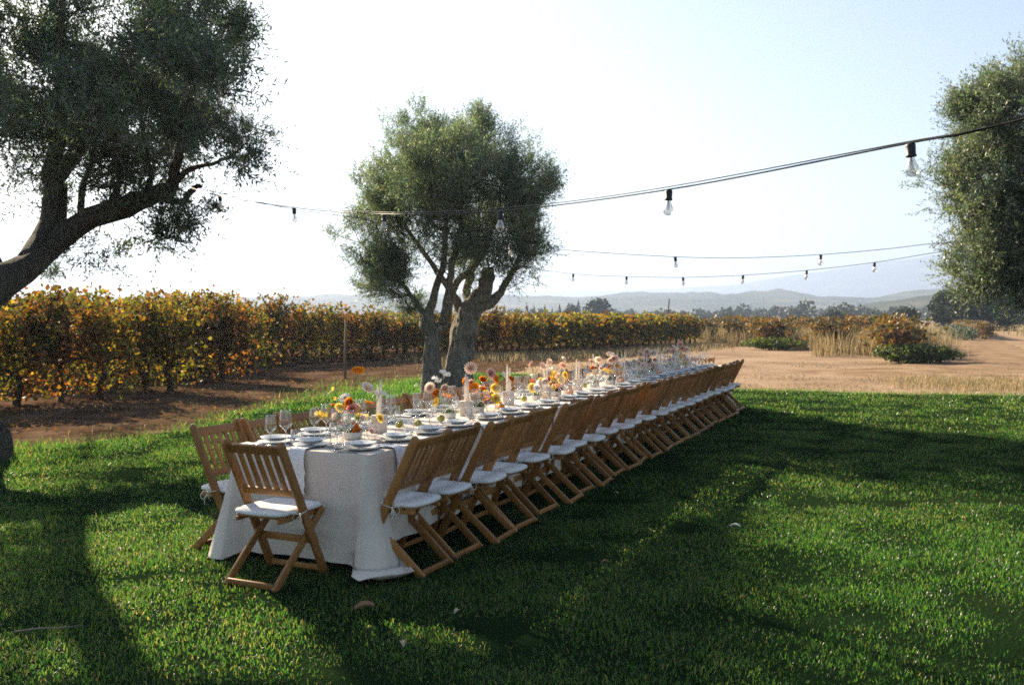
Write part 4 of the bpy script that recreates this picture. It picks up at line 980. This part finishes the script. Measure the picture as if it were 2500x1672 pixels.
setting(0, -.58, RZ, 'at the near end seat', 1, True, .02)
setting(TL, -.55, RZ + R(180), 'at the far end seat', 3, False)

# ------------------------------------------------------------------ flowers
PET = {'cream': petalmat('cream_petal', (.84, .76, .66), (.88, .82, .74)), 'blush': petalmat('blush_petal', (.86, .62, .50), (.90, .74, .63)), 'pink': petalmat('pink_petal', (.84, .50, .42), (.88, .62, .54)),
       'orange': petalmat('orange_petal', (.78, .24, .02), (.86, .36, .05)), 'rust': petalmat('rust_petal', (.62, .15, .02), (.74, .22, .04)), 'yellow': petalmat('yellow_petal', (.84, .60, .08), (.88, .70, .22)),
       'white': petalmat('white_petal', (.84, .83, .78), (.88, .87, .83)), 'coral': petalmat('coral_petal', (.78, .30, .22), (.84, .42, .34))}
M_EYE = solid('flower_eye', [(.3, (.30, .18, .03)), (.7, (.55, .36, .06))], 200, .8, .5, .002)
M_HERB = leafmat('herb_leaf', .35, .05, .4)
def petal(mb, a, r0, L, w, lift, curl, z0=0):
    n = 5; V_ = []
    for k in range(n):
        t = k / (n - 1); r = r0 + L * t * math.cos(lift); z = z0 + L * t * math.sin(lift) + curl * t * t * L; ww = w * [.35, .8, 1, .85, .3][k]
        for s in (-1, 0, 1):
            x, y = r, s * ww; V_.append((x * math.cos(a) - y * math.sin(a), x * math.sin(a) + y * math.cos(a), z + (.12 * ww if s else -.0)))
    i = (np.arange(n - 1)[:, None] * 3 + np.arange(2)); mb.add(V_, np.stack([i, i + 1, i + 4, i + 3], 2).reshape(-1, 4))
def daisy(c):
    m = MB()
    for l in range(2):
        for k in range(11): petal(m, 6.283 * (k + .5 * l) / 11, .008, .042 - .006 * l, .013, .12 + .3 * l, -.1)
    return m.mesh('daisy_blossom', PET[c], True)
def ranunc(c):
    m = MB()
    for l in range(6):
        n = 8 - l // 2
        for k in range(n): petal(m, 6.283 * (k + .37 * l) / n, .004, .030 - .0035 * l, .014 - .0012 * l, .15 + .23 * l, .25, .001 * l)
    return m.mesh('ranunculus_blossom', PET[c], True)
def dahlia(c):
    m = MB()
    for l in range(5):
        n = 16 - 2 * l
        for k in range(n): petal(m, 6.283 * (k + .5 * (l % 2)) / n, .005, .046 - .007 * l, .0085, .02 + .26 * l, .08)
    return m.mesh('dahlia_blossom', PET[c], True)
def freesia(c):
    m = MB()
    for q in range(4):
        b = np.array([.014 * q - .01, .006 * (q % 2), -.012 * q * .6 + .012]); k = MB()
        for a in range(6): petal(k, 6.283 * a / 6, .003, .024, .008, .95 - .1 * q, -.25)
        for v_, f_ in zip(k.v, k.f): m.add(v_ + b, [np.array([f for f in f_]) - f_.min()])
    return m.mesh('freesia_blossom', PET[c], True)
BL = {('daisy', c): daisy(c) for c in ('cream', 'orange', 'yellow', 'white')}
BL.update({('ranunculus', c): ranunc(c) for c in ('orange', 'rust', 'pink', 'blush', 'coral', 'white')})
BL.update({('dahlia', c): dahlia(c) for c in ('blush', 'pink', 'cream')}); BL.update({('freesia', c): freesia(c) for c in ('white', 'yellow', 'orange')})
em = MB(); em.lathe([(0, .006), (.007, .005), (.010, .0), (.008, -.004)], 10); EYEM = em.mesh('blossom_eye', M_EYE, True)
fb = lathe_mesh('flower_bowl', [(0, .0), (.062, 0), (.068, .006), (.073, .05), (.071, .052), (.068, .048), (.064, .012), (0, .01)], M_CERAM, 28)
sb_ = lathe_mesh('herb_bowl', [(0, .0), (.040, 0), (.046, .006), (.050, .048), (.048, .050), (.045, .046), (.042, .012), (0, .01)], M_CERAM, 24)
GREENC = [(.06, .12, .03), (.10, .16, .05), (.12, .17, .09), (.05, .09, .03)]
def arrangement(pos, label, heads, seed, bowl=fb, leafy=120, lr=.07, lh=.10, small=False, scale=1.):
    rg = np.random.default_rng(seed); o = thing('flower_arrangement', label, 'flowers', tuple(pos), 0, 'flower bowls along the table')
    ob('bowl', bowl, o)
    m = MB(); n = leafy; P = np.zeros((n, 3)); P[:, :2] = rg.normal(0, .028, (n, 2)); P[:, 2] = .04
    dirs = nrm(np.stack([rg.normal(0, .55, n), rg.normal(0, .55, n), rg.uniform(.4, 1, n)], 1))
    spray_leaves(m, P, dirs, rg.uniform(.4, 1, n) * lh, 6, .022 if not small else .016, np.array(GREENC)[rg.integers(0, 4, n)], rg, 0, .0008)
    ob('greenery', m.mesh('greenery', [M_HERB, M_STEM], False, True), o, kind='stuff')
    for (x, y, z, typ, c, s) in heads:
        b = np.array([x * .22 + rg.normal(0, .012), y * .22 + rg.normal(0, .012), .03]); h = np.array([x, y, z])
        mid = b * .45 + h * .55 + np.array([rg.normal(0, .012), rg.normal(0, .012), .015])
        m = MB(); m.tube(smooth_path([b, mid, h - np.array([0, 0, .002])], 8), [.0024] * 8, 5, cap=False); st = ob('stem', m.mesh('flower_stem', M_STEM, True), o)
        # heads face up and outwards, some towards the light
        dv = Vector((x * 2.5 + rg.normal(0, .35), y * 2.0 + rg.normal(0, .3) - rg.choice([.55, -.35], p=[.75, .25]), .15 + rg.uniform(0, .5))).normalized()
        f = ob('blossom', BL[(typ, c)], o, loc=tuple(h), rot=dv.to_track_quat('Z', 'Y').to_euler()); f.scale = (s * 1.1, s * 1.1, s * 1.5)
        if typ in ('daisy',): ob('eye', EYEM, f, loc=(0, 0, .004))
    return o
def face(p, sx, sy, dd=0):
    """offset from bowl p of a head seen at photograph pixel (sx, sy), dd metres behind the bowl"""
    q = img(sx, sy, p[1] + dd); return (q[0] - p[0], dd, q[2] - p[2])
def rand_heads(rg, n, tall, spread=.17, mixw=None):
    H = []
    kinds = [('ranunculus', 'orange'), ('ranunculus', 'blush'), ('ranunculus', 'pink'), ('daisy', 'orange'), ('dahlia', 'blush'), ('freesia', 'white'), ('daisy', 'yellow'), ('ranunculus', 'coral'), ('freesia', 'yellow'), ('ranunculus', 'rust'), ('daisy', 'white')]
    for k in range(n):
        t, c = kinds[int(rg.integers(0, len(kinds)))]; a = rg.uniform(0, 6.28); r = spread * math.sqrt(rg.uniform(.02, 1)); z = rg.uniform(.09, .24) if k >= tall else rg.uniform(.28, .42)
        if k < tall: t, c = [('dahlia', 'blush'), ('dahlia', 'pink'), ('freesia', 'white'), ('dahlia', 'cream')][k % 4]; r *= .8
        H.append((r * math.cos(a) * .9, r * math.sin(a) * 1.1, z, t, c, rg.uniform(.8, 1.15)))
    return H
CL = -.535
p1 = T(.62, CL, ZT)
c1 = lambda x, y, dd=0: face(p1, 650 + x * .1595, 880 + y * .1595, dd)
h1 = [(*c1(1545, 430), 'dahlia', 'cream', 1.05), (*c1(1290, 650), 'ranunculus', 'orange', 1.15), (*c1(1205, 575, .04), 'daisy', 'white', .85), (*c1(1360, 740, .05), 'ranunculus', 'blush', 1.1), (*c1(1575, 655, .02), 'daisy', 'orange', .8),
      (*c1(1725, 520, .06), 'freesia', 'white', 1.2), (*c1(860, 845, .03), 'freesia', 'yellow', 1.3), (*c1(1075, 865, .02), 'ranunculus', 'blush', 1.0), (*c1(1160, 980, -.02), 'ranunculus', 'pink', .95), (*c1(1400, 1105, -.05), 'ranunculus', 'rust', 1.1),
      (*c1(1735, 885, .0), 'daisy', 'yellow', .7), (*c1(1370, 160, .03), 'freesia', 'orange', 1.2), (*c1(1040, 450, .05), 'freesia', 'yellow', .6), (*c1(1050, 600, .05), 'freesia', 'yellow', .6), (*c1(1590, 1090, .0), 'ranunculus', 'coral', .7),
      (*c1(1030, 690, .08), 'ranunculus', 'rust', .5), (*c1(1480, 900, .05), 'ranunculus', 'blush', .9)]
h1 += rand_heads(np.random.default_rng(41), 9, 0, .11)
arrangement(p1, 'white bowl of tall orange, cream and blush flowers nearest the near end', h1, 1, leafy=90, lh=.14)
p2 = T(2.72, CL, ZT); c2 = lambda x, y, dd=0: face(p2, 950 + x * .1339, 860 + y * .1339, dd)
h2 = [(*c2(1490, 290), 'dahlia', 'blush', 1.15), (*c2(1845, 390, .03), 'dahlia', 'pink', 1.1), (*c2(1420, 530), 'ranunculus', 'orange', 1.1), (*c2(1700, 520, .05), 'ranunculus', 'orange', 1.15), (*c2(1950, 490, .05), 'daisy', 'orange', .85),
      (*c2(1940, 655), 'daisy', 'yellow', 1.0), (*c2(1510, 565, .03), 'ranunculus', 'pink', 1.05), (*c2(1765, 610), 'ranunculus', 'blush', 1.05), (*c2(1560, 640, -.03), 'daisy', 'orange', 1.0), (*c2(1700, 690, -.03), 'ranunculus', 'rust', 1.0),
      (*c2(2060, 430, .1), 'freesia', 'white', 1.2), (*c2(2210, 500, .12), 'ranunculus', 'orange', 1.0), (*c2(1940, 850, -.05), 'daisy', 'yellow', 1.1), (*c2(1760, 920, -.06), 'ranunculus', 'orange', .95), (*c2(1540, 170, .05), 'freesia', 'orange', .7),
      (*c2(1450, 700, .02), 'ranunculus', 'orange', .9), (*c2(1850, 760, .03), 'ranunculus', 'blush', .9)]
h2 += rand_heads(np.random.default_rng(43), 10, 0, .13)
arrangement(p2, 'white bowl of blush dahlias and orange flowers, second along the table', h2, 2, leafy=110, lh=.13)
words = ['third', 'fourth', 'fifth', 'sixth']
for k in range(4):
    rg = np.random.default_rng(50 + k)
    arrangement(T(4.72 + 2.03 * k, CL + rg.uniform(-.04, .04), ZT), f'white bowl of mixed orange and pink flowers, {words[k]} along the table', rand_heads(rg, 30, 5 + k % 2), 60 + k, leafy=110, lh=.13)
pg = T(2.14, CL + .02, ZT); cg = lambda x, y, dd=0: face(pg, 950 + x * .1339, 860 + y * .1339, dd)
hg = [(*cg(985, 410), 'freesia', 'white', 1.2), (*cg(870, 520), 'freesia', 'white', 1.2), (*cg(750, 650), 'dahlia', 'blush', 1.0), (*cg(1030, 670, .03), 'ranunculus', 'blush', 1.15), (*cg(880, 750), 'ranunculus', 'orange', 1.1), (*cg(860, 910, -.02), 'daisy', 'yellow', .9), (*cg(1040, 810, .04), 'freesia', 'orange', .9)]
arrangement(pg, 'small bowl of leafy herbs with pale freesias between the first two candle blocks', hg, 3, sb_, 90, lh=.075, small=True)
for k in range(5):
    rg = np.random.default_rng(80 + k)
    arrangement(T(4.14 + 2.03 * k if k < 4 else 11.2, CL + rg.uniform(-.05, .05), ZT), f'small bowl of leafy herbs and a few flowers, {["second", "third", "fourth", "fifth", "sixth"][k]} along the table',
                rand_heads(rg, 11, 2, .12), 90 + k, sb_, 90, lh=.075, small=True)

# ------------------------------------------------------------------ candles, fruit
def holder_mesh():
    m = MB(); w, d, h = .118, .062, .132
    n = 40; t = np.linspace(0, 1, n, endpoint=False); per = []
    for k in range(n):
        a = 2 * np.pi * k / n; ca, sa = math.cos(a), math.sin(a); e = .28
        per.append((w / 2 * math.copysign(abs(ca) ** e, ca), d / 2 * math.copysign(abs(sa) ** e, sa)))
    per = np.array(per); rings = [(.97, 0), (1, .006), (1, h - .006), (.96, h), (0, h)]; zz = []
    for s, z in rings:
        rib = 1 + (.018 * np.cos(np.arange(n) * np.pi) if 0 < z < h else 0)
        zz.append(np.stack([per[:, 0] * s * rib, per[:, 1] * s * rib, np.full(n, z)], 1))
    i0 = (np.arange(4)[:, None] * n + np.arange(n)).ravel(); j = (np.arange(4)[:, None] * n + (np.arange(n) + 1) % n).ravel()
    m.add(np.concatenate(zz), np.stack([i0, j, j + n, i0 + n], 1)); return m.mesh('candle_block', M_TRAV)
HB = holder_mesh()
def candle_mesh(h):
    m = MB(); m.lathe([(0, 0), (.0115, 0), (.0115, .01), (.0098, h * .5), (.0070, h * .93), (.004, h * .985), (0, h)], 14); return m.mesh('taper_candle', M_WAX, True)
wk = MB(); wk.tube([(0, 0, 0), (.001, 0, .008)], .0009, 4); WICK = wk.mesh('candle_wick', M_RUBBER)
CAN = [candle_mesh(h) for h in (.28, .225, .25)]
bu = [(1.02, 'first'), (2.38, 'second'), (3.52, 'third'), (4.36, 'fourth'), (5.55, 'fifth'), (6.38, 'sixth'), (7.55, 'seventh'), (8.42, 'eighth'), (9.58, 'ninth'), (10.40, 'tenth'), (11.55, 'eleventh')]
for i, (u, w) in enumerate(bu):
    z = ZT; p = T(u, CL + [-.02, .06, -.03, .05, .0, -.06][i % 6], z)
    ob('candle_block', HB, None, f'pale ribbed stone candle block, {w} from the near end', 'candle holder', 'stone candle blocks along the table', None, tuple(p), (0, 0, RZ + R(rp.uniform(-12, 30))))
    for s, nm in ((-1, 'nearer'), (1, 'farther')):
        q = p + U * s * .022 + V * s * -.024 + np.array([0, 0, .132]); hh = (i + (s > 0)) % 3
        c = ob('taper_candle', CAN[hh], None, f'{nm} of two pale taper candles on the {w} stone block', 'candle', 'taper candles on the stone blocks', None, tuple(q), (R(rp.uniform(-1, 1)), R(rp.uniform(-1, 1)), 0))
        ob('wick', WICK, c, loc=(0, 0, (.28, .225, .25)[hh] - .001))
def lime_mesh():
    m = MB(); t = np.linspace(0, np.pi, 10); m.lathe(np.stack([.031 * np.sin(t), .033 - .035 * np.cos(t) * (1 + .08 * np.abs(np.cos(t)) ** 6)], 1), 16); return m.mesh('lime', M_FRUITG, True)
def persim_mesh():
    m = MB(); t = np.linspace(0, np.pi, 10); m.lathe(np.stack([.036 * np.sin(t), .028 - .029 * np.cos(t)], 1), 16); return m.mesh('persimmon', M_FRUITO, True)
cx = MB()
for a in range(4): petal(cx, a * 1.571, .002, .018, .008, -.1, -.2, 0)
LIME, PERS, CALYX = lime_mesh(), persim_mesh(), cx.mesh('persimmon_calyx', M_STEM)
for i, (u, dv, lab) in enumerate([(1.42, .10, 'green lime nearest the near end, on the cloth by the first candle block'), (1.80, .07, 'green lime on the cloth just before the small herb bowl'), (1.25, .0, 'green lime half hidden behind glasses by the first candle block'),
                                  (3.80, .05, 'green lime beyond the third candle block'), (5.9, .0, 'green lime beyond the fifth candle block'), (8.0, .06, 'green lime before the eighth candle block')]):
    ob('lime', LIME, None, lab, 'lime', 'limes on the tablecloth', None, tuple(T(u, CL + dv, ZT)), (R(80), 0, i * 1.3)).location.z += .031
for i, (u, w) in enumerate([(3.10, 'first'), (5.06, 'second'), (7.1, 'third'), (9.1, 'fourth')]):
    p = T(u, CL + .06, ZT)
    ob('fruit_bowl', sb_, None, f'small white bowl of orange persimmons, {w} from the near end', 'bowl', 'bowls of persimmons', None, tuple(p))
    for k in range(3):
        a = k * 2.1 + i; q = p + np.array([.022 * math.cos(a), .022 * math.sin(a), .018 + .012 * (k == 2)]) if k else p + V * .06 - U * .09
        o = ob('persimmon', PERS, None, ['orange persimmon lying on the cloth beside', 'lower orange persimmon heaped in', 'topmost orange persimmon heaped in'][k] + f' the {w} persimmon bowl', 'persimmon', 'orange persimmons', None, tuple(q))
        ob('calyx', CALYX, o, loc=(0, 0, .057))

# ------------------------------------------------------------------ string lights
sk = MB(); sk.lathe([(0, .012), (.010, .012), (.021, .006), (.022, -.002), (.021, -.040), (.0235, -.042), (.0235, -.052), (.019, -.053), (0, -.053)], 16); SOCK = sk.mesh('lamp_socket', M_RUBBER, True)
bbm = MB(); bbm.lathe([(.0135, -.050), (.0145, -.060), (.019, -.075), (.027, -.093), (.030, -.108), (.028, -.124), (.020, -.136), (.009, -.1415), (0, -.1425)], 20); BULB = bbm.mesh('bulb', M_BULB, True)
fm = MB()
for k in range(4):
    a = k * 1.571 + .4; fm.tube([(.004 * math.cos(a), .004 * math.sin(a), -.066), (.008 * math.cos(a), .008 * math.sin(a), -.112)], .0014, 5)
fm.tube([(0, 0, -.05), (0, 0, -.07)], .004, 6); FIL = fm.mesh('filament', M_FIL)
def string_lights(label, pts, bulbs, twin=None, rad=.0048):
    o = thing('string_lights', label, 'string lights', tuple(pts[0]), 0, 'festoon strings between the trees'); B = np.array(pts[0])
    p = smooth_path(pts, 70); m = MB(); m.tube(p - B, rad, 6); ob('cable', m.mesh('light_cable', M_RUBBER, True), o)
    if twin:
        tt = np.linspace(0, twin, 40); q = np.array([np.array([np.interp(t * 69, np.arange(70), p[:, i]) for i in range(3)]) for t in tt]); q[:, 2] += .018 * np.sin(np.pi * np.linspace(0, 1, 40)) ** 1; q[:, 1] += .02 * np.sin(tt * 40)
        m = MB(); m.tube(q - B, rad * .7, 5); ob('support_wire', m.mesh('support_wire', M_RUBBER, True), o)
    for b in bulbs:
        # nearest spot on the cable in the picture's direction b = ratio x / y
        j = np.argmin(np.abs(p[:, 0] / p[:, 1] - b)); r = p[:, 0] / p[:, 1]; 
        k = j - 1 if (r[j] > b and j > 0) or j == 69 else j; f = np.clip((b - r[k]) / (r[k+1] - r[k] + 1e-9), 0, 1); q = p[k] * (1 - f) + p[k+1] * f
        s = ob('lamp_socket', SOCK, o, loc=tuple(q - B + np.array([0, 0, -.012])), rot=(R(rp.uniform(-4, 4)), R(rp.uniform(-6, 6)), rp.uniform(0, 3)))
        ob('bulb', BULB, s); ob('filament', FIL, s)
rx = lambda s: (s - CX) / F_PX
s1 = [tuple(dl(425, 426)), *[tuple(img(a, b, d)) for a, b, d in ((540, 480, 11.9), (720, 508, 10.0), (939, 523, 8.38), (1221, 515, 6.93), (1632, 463, 5.54), (2218, 350, 4.30), (2415, 312, 4.02))], (2.9, 3.0, 2.62), (4.6, 1.0, 2.95)]
string_lights('string of big clear bulbs nearest the camera, sweeping up from the leaning limb', s1, [rx(s) for s in (540, 720, 939, 1221, 1632, 2218)], twin=.8)
s2 = [tuple(dl(427, 424)), *[tuple(D(a, b, d)) for a, b, d in ((560, 456, 12.9), (680, 481, 12.7), (820, 500, 12.4), (1000, 540, 12.0), (1165, 560, 12.4), (1300, 573, 12.7), (1545, 588, 13.1), (1710, 590, 13.3), (1877, 583, 13.4), (2030, 570, 13.5), (2160, 556, 13.6))], (7.4, 13.8, 2.75)]
string_lights('middle string of bulbs passing in front of the round-crowned olive', s2, [rx(s / .9376) for s in (1168, 1545, 1877)])
s3 = [tuple(D(a, b, d)) for a, b, d in ((1180, 608, 19.6), (1312, 627, 18.6), (1434, 633, 17.8), (1563, 635, 17.0), (1700, 630, 16.2), (1845, 619, 15.4), (2000, 601, 14.7), (2162, 575, 14.1))] + [(7.6, 13.9, 2.8)]
string_lights('farthest string of small bulbs sagging low over the field', s3, [rx(s / .9376) for s in (1312, 1434, 1563, 1700, 1845, 2000, 2162)])

# ------------------------------------------------------------------ odds and ends on the lawn
def curl(name, label, cat, loc, L, w, cols, rz, roll=.5):
    m = MB(); n = 9; Vv = []
    for i in range(n):
        t = i / (n - 1); ww = w * math.sin(math.pi * min(.97, max(.06, t))) ** .6
        for k in range(5):
            a = (k - 2) / 2; Vv.append((L * (t - .5), a * ww, .012 + roll * w * a * a + .015 * math.sin(t * 3)))
    i = (np.arange(n - 1)[:, None] * 5 + np.arange(4)); m.add(Vv, np.stack([i, i + 1, i + 6, i + 5], 2).reshape(-1, 4))
    o = ob(name, m.mesh(name, cols, True), None, label, cat, None, None, loc, (R(rp.uniform(-8, 8)), R(rp.uniform(-8, 8)), rz)); md = o.modifiers.new('thickness', 'SOLIDIFY'); md.thickness = .002
def gp(x, y):
    a = D(x, y, 1.); t = EYE / (EYE - a[2]); return (a[0] * t, t, .02)
M_LEAFB = solid('dead_leaf', [(.3, (.20, .10, .05)), (.7, (.34, .20, .11))], 40, .7, .3, .002)
M_LEAFT = solid('pale_dead_leaf', [(.3, (.36, .27, .18)), (.7, (.5, .40, .28))], 40, .7, .3, .002)
M_PAPER = solid('white_paper', [(.3, (.66, .64, .60)), (.7, (.76, .74, .70))], 30, .8, .2, .002)
curl('bark_piece', 'curled brown piece of bark lying on the shaded lawn below the table corner', 'bark', gp(835, 1407), .11, .028, M_LEAFB, .2, .9)
curl('paper_scrap', 'small white rolled paper scrap lying on the shaded lawn', 'paper', gp(1683, 1216), .085, .013, M_PAPER, -.6, 1.2)
for x, y, lab, mt in [(1045, 1415, 'pale fallen leaf on the grass beside the bark piece', M_LEAFT), (920, 1490, 'narrow pale fallen leaf at the bottom edge of the lawn', M_LEAFT), (1410, 1138, 'small dry leaf on the shaded lawn beside the chairs', M_LEAFT),
                      (275, 1270, 'tan fallen leaf on the sunlit lawn', M_LEAFT), (150, 1252, 'brown fallen leaf in the shade on the lawn', M_LEAFB), (492, 1190, 'reddish fallen leaf behind the near chair leg', M_LEAFB), (1385, 1300, 'little brown leaf in the middle of the shaded lawn', M_LEAFB)]:
    curl('fallen_leaf', lab, 'leaf', gp(x, y), .055, .013, mt, rp.uniform(0, 3), .6)
stick = MB(); stick.tube([(-.16, -.03, .012), (-.05, 0, .02), (.06, .01, .018), (.16, .05, .02)], [.005, .005, .004, .003], 6)
ob('dry_stick', stick.mesh('dry_stick', M_POST, True), None, 'thin dry stick on the sunlit grass in the near corner', 'stick', None, None, gp(110, 1455))

# ------------------------------------------------------------------ air
mh, nt, out = newmat('haze_air'); pv = nt.nodes.new('ShaderNodeVolumePrincipled')
pv.inputs['Color'].default_value = (.39, .51, .75, 1); pv.inputs['Density'].default_value = .00042; pv.inputs['Anisotropy'].default_value = .35
nt.links.new(pv.outputs[0], out.inputs['Volume'])
hz = MB(); hz.box((0, 2750, 198), (13000, 6700, 402)); ob('haze', hz.mesh('haze', mh), label='thin summer haze over the plain and hills', cat='haze', kind='stuff')
